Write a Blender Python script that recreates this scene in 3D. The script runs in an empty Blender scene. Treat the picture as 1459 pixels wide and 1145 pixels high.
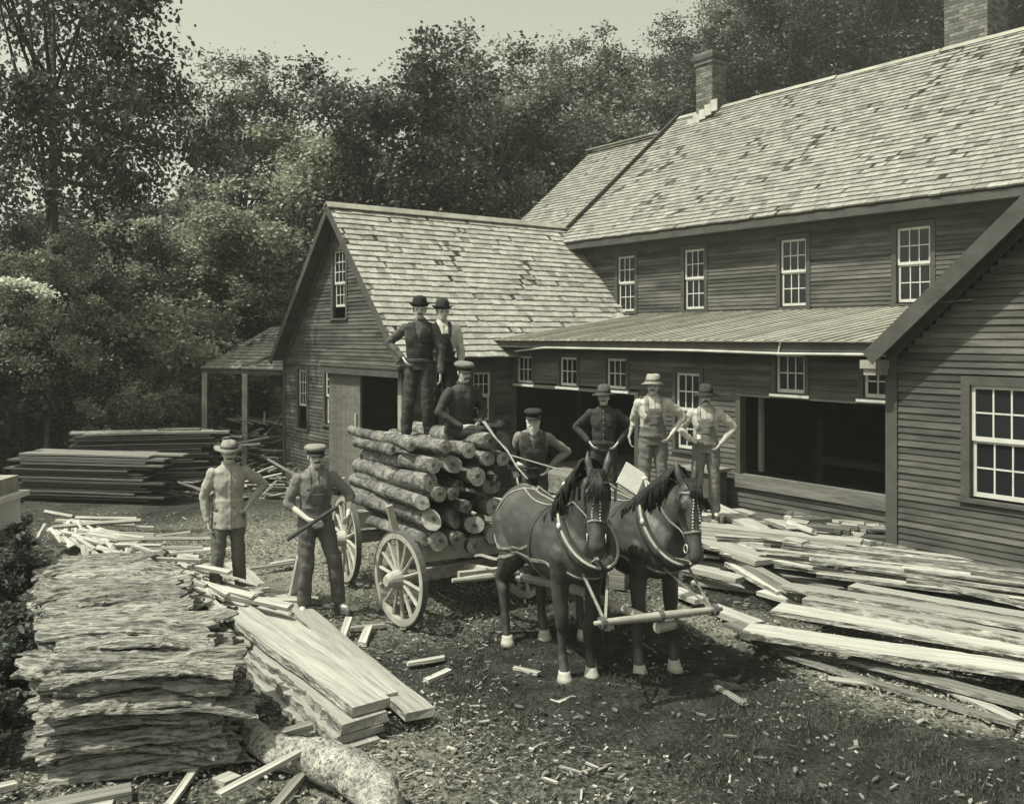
import bpy, bmesh, math, random
import numpy as np
from mathutils import Vector, Matrix, noise
from mathutils.bvhtree import BVHTree
PI=math.pi; R=math.radians
rnd=random.Random(7)
sc=bpy.context.scene
col=sc.collection
F=1296.; CX=729.5; HY=480.; CH=3.0          # camera of the photograph (in its pixels), horizon row, eye height in metres
def V(*a): return Vector(a)
def G(px,py,z=0.0):                          # a measured point of the photograph -> the place on a level z metres up
    Y=(CH-z)*F/(py-HY); return V((px-CX)/F*Y,Y,z)
def D(px,py,Y): return V((px-CX)/F*Y,Y,CH-(py-HY)*Y/F)
def sm(a,b,x):
    t=min(1,max(0,(x-a)/(b-a))); return t*t*(3-2*t)
def N(x,y,z=0.): return noise.noise(V(x,y,z))
# ---------------------------------------------------------------- materials
MATS={}
def mat(name,c,rough=.8,var=.25,scale=3.,stretch=(1,1,1),bump=.3,bscale=None,tone=0.,spec=.3,trans=None,orand=0.,c2=None,detail=6,bdist=.02,coord='Object',crack=None,cmin=.28):
    m=bpy.data.materials.new(name); m.use_nodes=True; nt=m.node_tree; nd=nt.nodes; L=nt.links
    if not trans: c=tuple(q*.70 for q in c); c2=tuple(q*.70 for q in c2) if c2 else None
    b=nd['Principled BSDF']; b.inputs['Roughness'].default_value=rough
    b.inputs['Specular IOR Level'].default_value=spec
    tc=nd.new('ShaderNodeTexCoord'); mp=nd.new('ShaderNodeMapping'); mp.inputs['Scale'].default_value=stretch
    L.new(tc.outputs[coord],mp.inputs[0])
    src=mp.outputs[0]
    n1=nd.new('ShaderNodeTexNoise'); n1.inputs['Scale'].default_value=scale; n1.inputs['Detail'].default_value=detail; n1.inputs['Roughness'].default_value=.65
    L.new(src,n1.inputs['Vector'])
    mr=nd.new('ShaderNodeMapRange'); mr.inputs[1].default_value=.3; mr.inputs[2].default_value=.7; mr.inputs[3].default_value=1-var; mr.inputs[4].default_value=1+var
    L.new(n1.outputs['Fac'],mr.inputs[0]); fac=mr.outputs[0]
    if tone:
        at=nd.new('ShaderNodeAttribute'); at.attribute_name='tone'
        a2=nd.new('ShaderNodeMath'); a2.operation='MULTIPLY_ADD'; a2.inputs[1].default_value=tone; a2.inputs[2].default_value=1-tone*.5
        L.new(at.outputs['Fac'],a2.inputs[0])
        mu=nd.new('ShaderNodeMath'); mu.operation='MULTIPLY'; L.new(fac,mu.inputs[0]); L.new(a2.outputs[0],mu.inputs[1]); fac=mu.outputs[0]
    if orand:
        oi=nd.new('ShaderNodeObjectInfo')
        a2=nd.new('ShaderNodeMath'); a2.operation='MULTIPLY_ADD'; a2.inputs[1].default_value=orand; a2.inputs[2].default_value=1-orand*.5
        L.new(oi.outputs['Random'],a2.inputs[0])
        mu=nd.new('ShaderNodeMath'); mu.operation='MULTIPLY'; L.new(fac,mu.inputs[0]); L.new(a2.outputs[0],mu.inputs[1]); fac=mu.outputs[0]
    if crack:
        m3=nd.new('ShaderNodeMapping'); m3.inputs['Scale'].default_value=crack; L.new(tc.outputs[coord],m3.inputs[0]); n4=nd.new('ShaderNodeTexNoise'); n4.inputs['Scale'].default_value=1; n4.inputs['Detail'].default_value=8; n4.inputs['Roughness'].default_value=.7; n4.inputs['Distortion'].default_value=.6
        L.new(m3.outputs[0],n4.inputs['Vector']); r4=nd.new('ShaderNodeMapRange'); r4.inputs[1].default_value=.40; r4.inputs[2].default_value=.52; r4.inputs[3].default_value=cmin; r4.inputs[4].default_value=1.12; L.new(n4.outputs['Fac'],r4.inputs[0])
        mu=nd.new('ShaderNodeMath'); mu.operation='MULTIPLY'; L.new(fac,mu.inputs[0]); L.new(r4.outputs[0],mu.inputs[1]); fac=mu.outputs[0]
    vm=nd.new('ShaderNodeVectorMath'); vm.operation='SCALE'; vm.inputs[0].default_value=c
    if c2:
        mx=nd.new('ShaderNodeMix'); mx.data_type='RGBA'; mx.inputs[6].default_value=(*c,1); mx.inputs[7].default_value=(*c2,1)
        n3=nd.new('ShaderNodeTexNoise'); n3.inputs['Scale'].default_value=min(scale*.35,3.); n3.inputs['Detail'].default_value=5; L.new(src,n3.inputs['Vector'])
        cr=nd.new('ShaderNodeMapRange'); cr.inputs[1].default_value=.42; cr.inputs[2].default_value=.58; L.new(n3.outputs['Fac'],cr.inputs[0])
        L.new(cr.outputs[0],mx.inputs[0]); L.new(mx.outputs[2],vm.inputs[0])
    L.new(fac,vm.inputs['Scale']); L.new(vm.outputs[0],b.inputs['Base Color'])
    if bump:
        n2=nd.new('ShaderNodeTexNoise'); n2.inputs['Scale'].default_value=bscale or scale*3; n2.inputs['Detail'].default_value=5
        L.new(src,n2.inputs['Vector']); bp=nd.new('ShaderNodeBump'); bp.inputs['Strength'].default_value=bump; bp.inputs['Distance'].default_value=bdist
        L.new(n2.outputs['Fac'],bp.inputs['Height']); L.new(bp.outputs[0],b.inputs['Normal'])
    if trans:
        tr=nd.new('ShaderNodeBsdfTranslucent'); L.new(vm.outputs[0],tr.inputs[0]); ms=nd.new('ShaderNodeMixShader'); ms.inputs[0].default_value=trans
        L.new(b.outputs[0],ms.inputs[1]); L.new(tr.outputs[0],ms.inputs[2]); L.new(ms.outputs[0],nd['Material Output'].inputs[0])
    MATS[name]=m; return m
def g3(v,w=0.):   # near grey; w>0 warm paper tone, w<0 cool ink tone
    return (v*(1+.02*w),v,v*(1-.14*w))
M_clap=mat('dark_clapboard_paint',g3(.068,.5),.75,.45,1.6,(1,1,5),.35,14,tone=.7,c2=g3(.115,.6))
M_trim=mat('dark_trim_paint',g3(.085,.5),.7,.3,3,(1,1,1),.25,20)
M_white=mat('white_sash_paint',g3(.68,.4),.55,.12,6,bump=.1)
M_shingle=mat('weathered_shingle',g3(.315,.5),.85,.28,5,(1,1,1),.5,30,tone=1.5)
M_shingle2=mat('sun_brightened_shingle',g3(.42,.5),.85,.28,5,(1,1,1),.5,30,tone=1.5)  # weathered shingle colour lightened to paint stronger sun onto the wing roof
M_tin=mat('weathered_roofing_board',g3(.36,.9),.6,.3,2.5,(1,1,1),.3,20,tone=.4)
M_found=mat('field_stone',g3(.22,.5),.9,.45,5,bump=.8,bscale=9,bdist=.05)
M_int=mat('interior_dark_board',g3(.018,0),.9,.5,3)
M_post=mat('weathered_post',g3(.34,.8),.85,.3,6,(1,1,.15),.4)
M_lum=mat('fresh_sawn_lumber',g3(.45,.5),.8,.26,2.2,(.25,6,6),.4,12,orand=.4,crack=(2.0,40,40),cmin=.74)
M_lumdk=mat('shaded_weathered_board',g3(.105,.3),.85,.5,2.5,(.25,7,7),.5,12,orand=1.1)  # dark tone: shade painted into stacked boards, also weathered pieces in the lumber
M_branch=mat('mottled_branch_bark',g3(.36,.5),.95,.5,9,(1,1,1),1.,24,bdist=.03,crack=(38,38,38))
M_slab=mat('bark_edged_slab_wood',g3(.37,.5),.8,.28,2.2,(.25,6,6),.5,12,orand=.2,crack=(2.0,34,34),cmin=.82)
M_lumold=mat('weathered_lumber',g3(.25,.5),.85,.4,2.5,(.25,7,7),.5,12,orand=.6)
M_bark=mat('rough_bark',g3(.34,.6),.95,.65,16,(.35,2.6,1.5),1.,14,bdist=.05,orand=.5,c2=g3(.27,.4),detail=10,crack=(3,42,42))
M_bark2=mat('grey_log_bark',g3(.27,.5),.95,.5,7,(.7,1.6,1.6),1.,9,bdist=.03,orand=.5,c2=g3(.16,.2),crack=(9,16,16))
M_end=mat('sawn_log_end',g3(.55,.8),.8,.25,4,bump=.2,orand=.5)
M_wag=mat('pale_wagon_paint',g3(.42,.7),.7,.3,5,bump=.2)
M_iron=mat('dull_iron',g3(.12,0),.5,.3,8,bump=.1,spec=.5)
M_skin=mat('sunburnt_skin',g3(.62,.5),.6,.1,12,bump=.1)
M_hairk=mat('dark_hair',g3(.03,-.4),.7,.2,30,bump=.4)
M_hairw=mat('white_hair',g3(.72,.3),.8,.15,30,bump=.5)
M_eye=mat('dark_eye',g3(.03,0),.4,.05,5,bump=0)
M_horse=mat('dark_bay_coat',g3(.055,.2),.52,.6,2.6,bump=.3,bscale=45,spec=.45,c2=g3(.085,.3),bdist=.01)
M_mane=mat('black_horsehair',g3(.016,-.3),.6,.3,20,bump=.4)
M_hoof=mat('pale_hoof',g3(.50,.6),.7,.2,10,bump=.2)
M_leather=mat('worn_pale_leather',g3(.30,.6),.55,.3,15,bump=.2)
M_leatherd=mat('dark_leather',g3(.055,.1),.5,.3,15,bump=.2)
M_metal=mat('nickel_fittings',g3(.7,.3),.35,.1,10,bump=0,spec=.8)
M_leafd=mat('dark_foliage',(.052,.060,.052),.55,.3,1,tone=1.75,bump=0,trans=.3,detail=2,spec=.5)
M_leafm=mat('mid_foliage',(.115,.124,.104),.55,.3,1,tone=1.75,bump=0,trans=.3,detail=2,spec=.5)
M_leafl=mat('pale_foliage',(.25,.26,.21),.6,.3,1,tone=1.75,bump=0,trans=.25,detail=2)
M_trunk=mat('tree_bark',g3(.085,.1),.95,.4,5,(1,1,.4),.8)
M_chip=mat('wood_chips',g3(.26,.6),.9,.4,9,tone=1.5,bump=.2)
M_brick=mat('chimney_mortar',g3(.18,.5),.9,.2,10,bump=.3)
M_brickb=mat('old_brick',g3(.20,.5),.9,.3,8,tone=.9,bump=.3)
# dark window glass
M_glass=bpy.data.materials.new('window_glass'); M_glass.use_nodes=True
_b=M_glass.node_tree.nodes['Principled BSDF']; _b.inputs['Base Color'].default_value=(.012,.014,.016,1); _b.inputs['Roughness'].default_value=.12; _b.inputs['Specular IOR Level'].default_value=.45
_n=M_glass.node_tree.nodes.new('ShaderNodeTexNoise'); _n.inputs['Scale'].default_value=3; _bp=M_glass.node_tree.nodes.new('ShaderNodeBump'); _bp.inputs['Strength'].default_value=.15; _bp.inputs['Distance'].default_value=.02
M_glass.node_tree.links.new(_n.outputs[0],_bp.inputs['Height']); M_glass.node_tree.links.new(_bp.outputs[0],_b.inputs['Normal'])
# ---------------------------------------------------------------- mesh builder
class MB:
    def __init__(s): s.v=[]; s.f=[]; s.t=[]
    def add(s,vs,fs,t=.5):
        o=len(s.v); s.v+= [tuple(p) for p in vs]
        for f in fs: s.f.append(tuple(i+o for i in f)); s.t.append(t)
    def hexa(s,p,t=.5):      # 8 corners: bottom 0-3, top 4-7
        s.add(p,[(0,3,2,1),(4,5,6,7),(0,1,5,4),(1,2,6,5),(2,3,7,6),(3,0,4,7)],t)
    def box(s,a,b,T=None,t=.5):
        x0,y0,z0=a; x1,y1,z1=b
        p=[V(x0,y0,z0),V(x1,y0,z0),V(x1,y1,z0),V(x0,y1,z0),V(x0,y0,z1),V(x1,y0,z1),V(x1,y1,z1),V(x0,y1,z1)]
        if T: p=[T(q) for q in p]
        s.hexa(p,t)
    def bar(s,a,b,w,h,up=V(0,0,1),t=.5):
        a=Vector(a); b=Vector(b); d=(b-a).normalized(); r=d.cross(up)
        if r.length<1e-4: r=d.cross(V(0,1,0))
        r.normalize(); u=r.cross(d); r*=w/2; u*=h/2
        s.hexa([a-r-u,a+r-u,b+r-u,b-r-u,a-r+u,a+r+u,b+r+u,b-r+u],t)
    def tube(s,pts,rad,n=8,t=.5,cap=True,squash=None):
        pts=[Vector(p) for p in pts]; k=len(pts)
        if not hasattr(rad,'__len__'): rad=[rad]*k
        o=len(s.v); ref=None
        for i,p in enumerate(pts):
            d=(pts[min(i+1,k-1)]-pts[max(i-1,0)]).normalized()
            if ref is None: ref=d.orthogonal().normalized() if abs(d.z)>.95 else d.cross(V(0,0,1)).normalized()
            r=(ref-d*ref.dot(d)).normalized(); ref=r; u=d.cross(r)
            for j in range(n):
                a=2*PI*j/n; s.v.append(tuple(p+(r*math.cos(a)+u*math.sin(a)*(squash or 1))*rad[i]))
        for i in range(k-1):
            for j in range(n):
                s.f.append((o+i*n+j,o+i*n+(j+1)%n,o+(i+1)*n+(j+1)%n,o+(i+1)*n+j)); s.t.append(t)
        if cap:
            s.f.append(tuple(o+j for j in range(n))[::-1]); s.t.append(t)
            s.f.append(tuple(o+(k-1)*n+j for j in range(n))); s.t.append(t)
    def cap(s,a,b,r0,r1=None,n=10):          # tapered capsule, closed
        a=Vector(a); b=Vector(b); r1=r0 if r1 is None else r1
        d=b-a; L=d.length; d=d.normalized() if L>1e-6 else V(0,0,1)
        P=[];Q=[]
        for k in range(1,4): th=PI/2*(1-k/3.); P.append(a-d*r0*math.sin(th) if k<3 else a); Q.append(max(r0*math.cos(th),1e-3) if k<3 else r0)
        P2=[];Q2=[]
        for k in range(0,3):
            th=PI/2*k/3.; P2.append(b+d*r1*math.sin(th)); Q2.append(r1*math.cos(th))
        s.tube(P+P2,Q+Q2,n)
    def rings(s,C,n=20,t=.5):                # C: list of (center, axis1*radius, axis2*radius)
        o=len(s.v)
        for c,a,b in C:
            for j in range(n):
                th=2*PI*j/n; s.v.append(tuple(Vector(c)+Vector(a)*math.cos(th)+Vector(b)*math.sin(th)))
        for i in range(len(C)-1):
            for j in range(n): s.f.append((o+i*n+j,o+i*n+(j+1)%n,o+(i+1)*n+(j+1)%n,o+(i+1)*n+j)); s.t.append(t)
        s.f.append(tuple(o+j for j in range(n))[::-1]); s.t.append(t); s.f.append(tuple(o+(len(C)-1)*n+j for j in range(n))); s.t.append(t)
    def ell(s,c,r,T=None,n=12,t=.5):
        C=[]
        c=Vector(c)
        k=6
        o=len(s.v)
        for i in range(k+1):
            th=PI*(i+.12)/(k+.24) if 0 else PI*min(max(i/k,.04),.96)
            for j in range(n):
                a=2*PI*j/n; p=V(r[0]*math.sin(th)*math.cos(a),r[1]*math.sin(th)*math.sin(a),-r[2]*math.cos(th))
                if T: p=T@p
                s.v.append(tuple(c+p))
        for i in range(k):
            for j in range(n): s.f.append((o+i*n+j,o+i*n+(j+1)%n,o+(i+1)*n+(j+1)%n,o+(i+1)*n+j)); s.t.append(t)
        s.f.append(tuple(o+j for j in range(n))[::-1]); s.t.append(t); s.f.append(tuple(o+k*n+j for j in range(n))); s.t.append(t)
    def mesh(s,name,inv=None):
        me=bpy.data.meshes.new(name)
        vs=s.v if inv is None else [tuple(inv@Vector(p)) for p in s.v]
        me.from_pydata(vs,[],s.f)
        at=me.attributes.new('tone','FLOAT','FACE'); at.data.foreach_set('value',s.t)
        return me
    def build(s,name,m,parent=None,smooth=False,world=True):
        inv=None
        if parent is not None and world: inv=WM(parent).inverted()
        me=s.mesh(name,inv); me.materials.append(m)
        if smooth: me.shade_smooth()
        o=bpy.data.objects.new(name,me); col.objects.link(o)
        if parent is not None: o.parent=parent
        return o
def WM(o):
    m=Matrix.LocRotScale(o.location,o.rotation_euler,o.scale)
    return WM(o.parent)@m if o.parent else m
def tag(o,label=None,cat=None,group=None,kind=None):
    if label: o['label']=label
    if cat: o['category']=cat
    if group: o['group']=group
    if kind: o['kind']=kind
    return o
def empty(name,loc,rz=0,label=None,cat=None,group=None):
    o=bpy.data.objects.new(name,None); col.objects.link(o); o.location=loc; o.rotation_euler=(0,0,rz); o.empty_display_size=.2
    return tag(o,label,cat,group)
def copy_tree(o,parent=None):
    c=o.copy(); col.objects.link(c); c.parent=parent
    for ch in list(o.children): copy_tree(ch,c)
    return c
def blob(mb,name,m,parent,voxel,smooth=3,fold=0.,ffreq=14.,fz=1.):
    """join the overlapping closed shapes of mb into ONE continuous skin"""
    me=mb.mesh(name); o=bpy.data.objects.new(name,me); col.objects.link(o)
    r=o.modifiers.new('r','REMESH'); r.mode='VOXEL'; r.voxel_size=voxel
    if smooth: q=o.modifiers.new('s','SMOOTH'); q.factor=.5; q.iterations=smooth
    dg=bpy.context.evaluated_depsgraph_get()
    nm=bpy.data.meshes.new_from_object(o.evaluated_get(dg)); nm.name=name
    bpy.data.objects.remove(o); bpy.data.meshes.remove(me)
    if fold:
        for v,c,vn in [(v,v.co.copy(),v.normal.copy()) for v in nm.vertices]:
            q=V(c.x*ffreq,c.y*ffreq,c.z*ffreq*fz+3*c.y)
            v.co=c+vn*fold*(noise.noise(q)*1.2+.5*noise.noise(q*2.3))
    nm.materials.clear(); nm.materials.append(m); nm.shade_smooth()
    ob=bpy.data.objects.new(name,nm); col.objects.link(ob); ob.parent=parent
    return ob
def patch(src,pred,off,name,m,parent):
    """a garment panel cut to the shape of the skin below it"""
    me=src.data; fs=[p for p in me.polygons if pred(p.center,p.normal)]
    if not fs: return None
    idx={}; vs=[]; out=[]
    for p in fs:
        q=[]
        for i in p.vertices:
            if i not in idx: idx[i]=len(vs); v=me.vertices[i]; vs.append(v.co+v.normal*off)
            q.append(idx[i])
        out.append(tuple(q))
    k=len(vs); inner=[None]*k
    for i,j in idx.items(): inner[j]=me.vertices[i].co-me.vertices[i].normal*.004
    edges={}
    for q in out:
        for a,b in zip(q,q[1:]+q[:1]): edges[(a,b)]=1
    side=[(b,a,a+k,b+k) for (a,b) in edges if (b,a) not in edges]
    mb=MB(); mb.add(vs+inner,out+side); return mb.build(name,m,parent,smooth=True,world=False)
# ================================================================ people
def hand(S,w,d,n,side,curl=.5,spread=.15):
    d=Vector(d).normalized(); n=Vector(n); n=(n-d*n.dot(d)).normalized(); s=d.cross(n)*side
    w=Vector(w)
    for k in (-.028,-.01,.01,.028): S.cap(w+s*k*.6,w+d*.082+s*k,.014,.0125,6)
    for k,(o,L) in enumerate(((.031,.066),(.011,.076),(-.011,.072),(-.031,.056))):
        p=w+d*.085+s*o; a=0
        dd=(d+s*(o*spread*20*.3)).normalized()
        for q,fr in enumerate((.45,.32,.23)):
            a+=curl*(.55 if q==0 else .75); e=p+(dd*math.cos(a)+n*math.sin(a))*L*fr
            S.cap(p,e,.0098-.001*q,.009-.001*q,6); p=e
    p=w+d*.025+s*.03; e=p+(d*.55+s*.75+n*.25).normalized()*.04; S.cap(p,e,.012,.0105,6)
    S.cap(e,e+(d*.9+s*.15+n*.45).normalized()*.035,.0105,.0085,6)
def person(name,label,loc,rz,h=1.74,ph=.93,arms=None,legs=None,head=(0,0),lean=0.,shirt=g3(.3),pants=g3(.1),hat=None,hatc=g3(.05),
           sleeves='long',face='moustache',bib=None,vest=None,susp=None,jacket=False,stout=1.,curl=.6,hair='dark',boots=.06,leanx=0.,palm=None):
    k=h/1.74
    root=empty('person',loc,rz,label,'person'); root.scale=(k,k,k)
    dz=ph-.93
    def T(x,y,z):     # torso shear
        return V(x+lean*(z-.93),y+leanx*(z-.93),z+dz)
    arms=arms or {}; legs=legs or {}
    J={}
    for s,sg in (('L',1),('R',-1)):
        sh=T(0,.180*sg,1.395)
        el,wr,hd=arms.get(s,((-.03,.24*sg,1.13),(.06,.26*sg,.87),(.2,0,-1)))
        J[s]=(sh,T(*el),T(*wr),Vector(hd))
        kn,an,to=legs.get(s,((.02,.11*sg,.50),(0,.12*sg,.09),(1,.2*sg,0)))
        J['l'+s]=(V(0,.085*sg,ph),Vector(kn),Vector(an),Vector(to).normalized())
    mc=mat('cloth_'+name+'_shirt',shirt,.92,.10,5,(1,1,1),.35,9,bdist=.03) 
    mp_=mat('cloth_'+name+'_trousers',pants,.92,.14,5,(1,1,1),.35,9,bdist=.03)
    # head frame
    hm=Matrix.Translation(T(.01,0,1.515))@Matrix.Rotation(head[0],4,'Z')@Matrix.Rotation(head[1],4,'Y')
    H=lambda x,y,z: hm@V(x,y,z)
    ax=hm.to_3x3()
    B=MB()
    prof=[(-.008,.052,.022,.022),(.006,.042,.042,.036),(.03,.028,.064,.05),(.06,.012,.084,.062),(.09,.004,.092,.068),(.12,0,.096,.072),(.15,-.004,.098,.075),(.185,-.008,.09,.07),(.212,-.01,.066,.054),(.228,-.012,.03,.026)]
    B.rings([(H(cx,0,z),ax@V(rx,0,0),ax@V(0,ry,0)) for z,cx,rx,ry in prof],20)
    B.cap(H(.09,0,.118),H(.112,0,.078),.009,.014,8)
    B.cap(H(.088,-.034,.13),H(.088,.034,.13),.009,None,8)
    B.cap(H(.085,-.017,.046),H(.085,.017,.046),.010,None,8)
    B.cap(H(.055,-.036,.082),H(.055,-.03,.07),.022,None,8); B.cap(H(.055,.036,.082),H(.055,.03,.07),.022,None,8)
    for s in (-1,1): B.ell(H(-.005,s*.077,.1),(.018,.008,.03),ax)
    B.cap(T(-.01,0,1.42),H(-.012,0,.05),.06,.052)
    tors=[(.90,.09,.13),(1.03,.095,.13),(1.18,.105,.145),(1.33,.115,.170),(1.42,.085,.165),(1.47,.06,.09)]
    B.rings([(T(0,0,z),V(a*.9,0,0),V(0,b*.93,0)) for z,a,b in tors],20)
    for s,sg in (('L',1),('R',-1)):
        sh,el,wr,hd=J[s]
        B.cap(sh,el,.046,.038); B.cap(el,wr,.038,.025); 
        n=palm.get(s) if palm else None
        if n is None: n=V(0,-sg,0) if abs(hd.normalized().y)<.8 else V(-1,0,0)
        hand(B,wr+hd.normalized()*.012,hd,n,sg*(1 if True else -1),curl)
        hp,kn,an,to=J['l'+s]
        B.cap(hp,kn,.075,.05); B.cap(kn,an,.048,.034); B.cap(an,an+to*.12-V(0,0,.05),.034,.03)
    body=blob(B,'body',M_skin,root,.0085,2)
    # eyes / brows / moustache / hair
    for s in (-1,1): E=MB(); E.ell(H(.0885,s*.032,.108),(.010,.014,.007),ax,8); E.build('eye',M_eye,root,world=False,smooth=True)
    hmat=M_hairw if hair=='white' else M_hairk
    Q=MB(); Q.ell(H(-.022,0,.13),(.086,.08,.088),ax,14); 
    for s in (-1,1): Q.ell(H(.012,s*.073,.115),(.016,.008,.035),ax,8)
    blob(Q,'hair',hmat,root,.009,1,.004,40)
    if face=='moustache':
        Q=MB()
        for s in (-1,1): Q.cap(H(.104,s*.004,.060),H(.088,s*.034,.052),.0085,.006,8)
        Q.build('moustache',hmat,root,world=False,smooth=True)
    if face=='bigmoustache':
        Q=MB()
        for s in (-1,1): Q.cap(H(.106,s*.004,.060),H(.084,s*.042,.040),.012,.008,8)
        Q.build('moustache',hmat,root,world=False,smooth=True)
    if face=='beard':
        Q=MB()
        for s in (-1,1): Q.cap(H(.02,s*.07,.12),H(.05,s*.052,.03),.02,.026); Q.cap(H(.05,s*.052,.03),H(.07,s*.03,-.06),.026,.016); Q.cap(H(.1,s*.01,.056),H(.085,s*.04,.045),.012,.01)
        Q.cap(H(.075,0,.02),H(.085,0,-.075),.036,.02)
        blob(Q,'beard',M_hairw,root,.009,1,.006,40)
    # shirt
    S=MB(); e=.016
    w=stout
    for z,a,b in tors: pass
    tr=([(.86,.118,.162)] if jacket else [(.93,.085,.12)])+[(.97,.105,.148),(1.05,.112*w,.150),(1.18,.125*w,.165),(1.33,.130,.186),(1.41,.108,.182),(1.46,.085,.130),(1.50,.066,.07)]
    S.rings([(T(0,0,z),V(a,0,0),V(0,b,0)) for z,a,b in tr],24)
    for s,sg in (('L',1),('R',-1)):
        sh,el,wr,hd=J[s]
        S.cap(sh,el,.066,.055)
        if sleeves=='long': S.cap(el,wr-(wr-el)*.04,.054,.040)
        elif sleeves=='rolled': S.cap(el,el+(wr-el)*.22,.058,.052)
    if jacket:
        S.rings([(T(0,0,.78),V(.15,0,0),V(0,.20,0)),(T(0,0,.92),V(.14,0,0),V(0,.18,0)),(T(0,0,1.1),V(.13,0,0),V(0,.17,0))],24)
    sh_=blob(S,'jacket' if jacket=='jacket' else 'shirt',mc,root,.0105,2,.0115,9.5,1.0)
    if not vest and jacket!='jacket':      # button placket, pocket
        patch(sh_,lambda c,n: n.x>.3 and abs(c.y-leanx*(c.z-dz-.93))<.016 and c.z-dz<1.47,.004,'placket',mc,root)
        if not bib: patch(sh_,lambda c,n: n.x>.2 and (.055<c.y<.125) and 1.22<c.z-dz<1.33,.005,'pocket',mc,root)
        bv=BVHTree.FromPolygons([v.co for v in sh_.data.vertices],[p.vertices for p in sh_.data.polygons]); Q=MB()
        for zz in (.96,1.04,1.12,1.20,1.28,1.36,1.44):
            hit=bv.ray_cast(T(.5,0,zz),V(-1,0,0))
            if hit[0] is not None: Q.ell(hit[0]+V(.006,0,0),(.004,.007,.007),None,8)
        Q.build('buttons',M_hoof,sh_,world=False)
    # collar
    Q=MB()
    pts=[T(.062*math.cos(a),.066*math.sin(a),1.505+.018*math.cos(a*1)*-1) for a in np.linspace(0,2*PI,16)]
    Q.tube(pts,.013,6,squash=1.6); Q.build('collar',mc,root,world=False,smooth=True)
    # trousers
    P=MB()
    P.rings([(V(0,0,ph-.05),V(.115,0,0),V(0,.16,0)),(V(0,0,ph+.06),V(.122*w,0,0),V(0,.165,0)),(T(0,0,1.03),V(.12*w,0,0),V(0,.158,0))],24)
    if bib: P.rings([(T(0,0,.98),V(.128*w,0,0),V(0,.166,0)),(T(0,0,1.12),V(.130*w,0,0),V(0,.168,0))],24)
    for s in 'LR':
        hp,kn,an,to=J['l'+s]
        P.cap(hp-V(0,0,.0),kn,.103,.078,12); P.cap(kn,an+(kn-an).normalized()*.03,.076,.070,12)
    tp=blob(P,'trousers',mp_,root,.0105,2,.0120,9,1.15)
    ovm=mp_
    if bib:
        patch(sh_,lambda c,n: n.x>-.1 and abs(c.y-leanx*(c.z-dz-.93))<.125-.05*sm(1.15,1.34,c.z-dz) and 1.0<c.z-dz<1.345,.009,'bib',ovm,root)
        sw=.021
        patch(sh_,lambda c,n: abs(abs(c.y-leanx*(c.z-dz-.93))-.085)<sw and c.z-dz>1.30 and c.z-dz<1.49,.011,'strap',mat('strap_'+name,g3(pants[1]*1.6,.6),.8),root)
    patch(tp,lambda c,n: ph+.055<c.z<ph+.095,.006,'waistband',mp_,root)
    if bib: patch(sh_,lambda c,n: n.x>.2 and abs(c.y-leanx*(c.z-dz-.93))<.055 and 1.14<c.z-dz<1.25,.014,'bib_pocket',ovm,root)
    if susp: patch(sh_,lambda c,n: abs(abs(c.y)-.085)<.018 and c.z-dz>1.03 and c.z-dz<1.49,.008,'suspenders',mat('strap_'+name,susp,.8),root)
    if vest: patch(sh_,lambda c,n: abs(c.y)<.165 and .92<c.z-dz<1.46 and not (n.x>.2 and abs(c.y)<.045*sm(1.22,1.42,c.z-dz)) and not (c.z-dz>1.3 and abs(c.y)>.15),.010,'vest',mat('cloth_'+name+'_vest',vest,.85,.3,9),root)
    if jacket=='jacket':
        patch(sh_,lambda c,n: n.x>.2 and abs(c.y-leanx*(c.z-dz-.93))<.055*sm(1.15,1.42,c.z-dz) and c.z-dz<1.47,.006,'shirt_front',mat('cloth_'+name+'_front',g3(.10),.9),root)
    # boots
    for s in 'LR':
        hp,kn,an,to=J['l'+s]; Q=MB(); hl=an-to*.045-V(0,0,.055)
        Q.cap(an+(kn-an).normalized()*.07,an-V(0,0,.01),.05,.046); Q.cap(hl,an+to*.10-V(0,0,.055),.036,.042); Q.cap(an+to*.08-V(0,0,.055),an+to*.155-V(0,0,.06),.042,.032)
        Q.box((-.065,-.036,0),(.185,.036,.022),lambda p,an=an,to=to: V(an.x,an.y,an.z-.105)+to*p.x+V(-to.y,to.x,0)*p.y+V(0,0,p.z))
        blob(Q,'boot',mat('boot_'+name,g3(boots,.3),.6,.3,12),root,.011,2)
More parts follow.
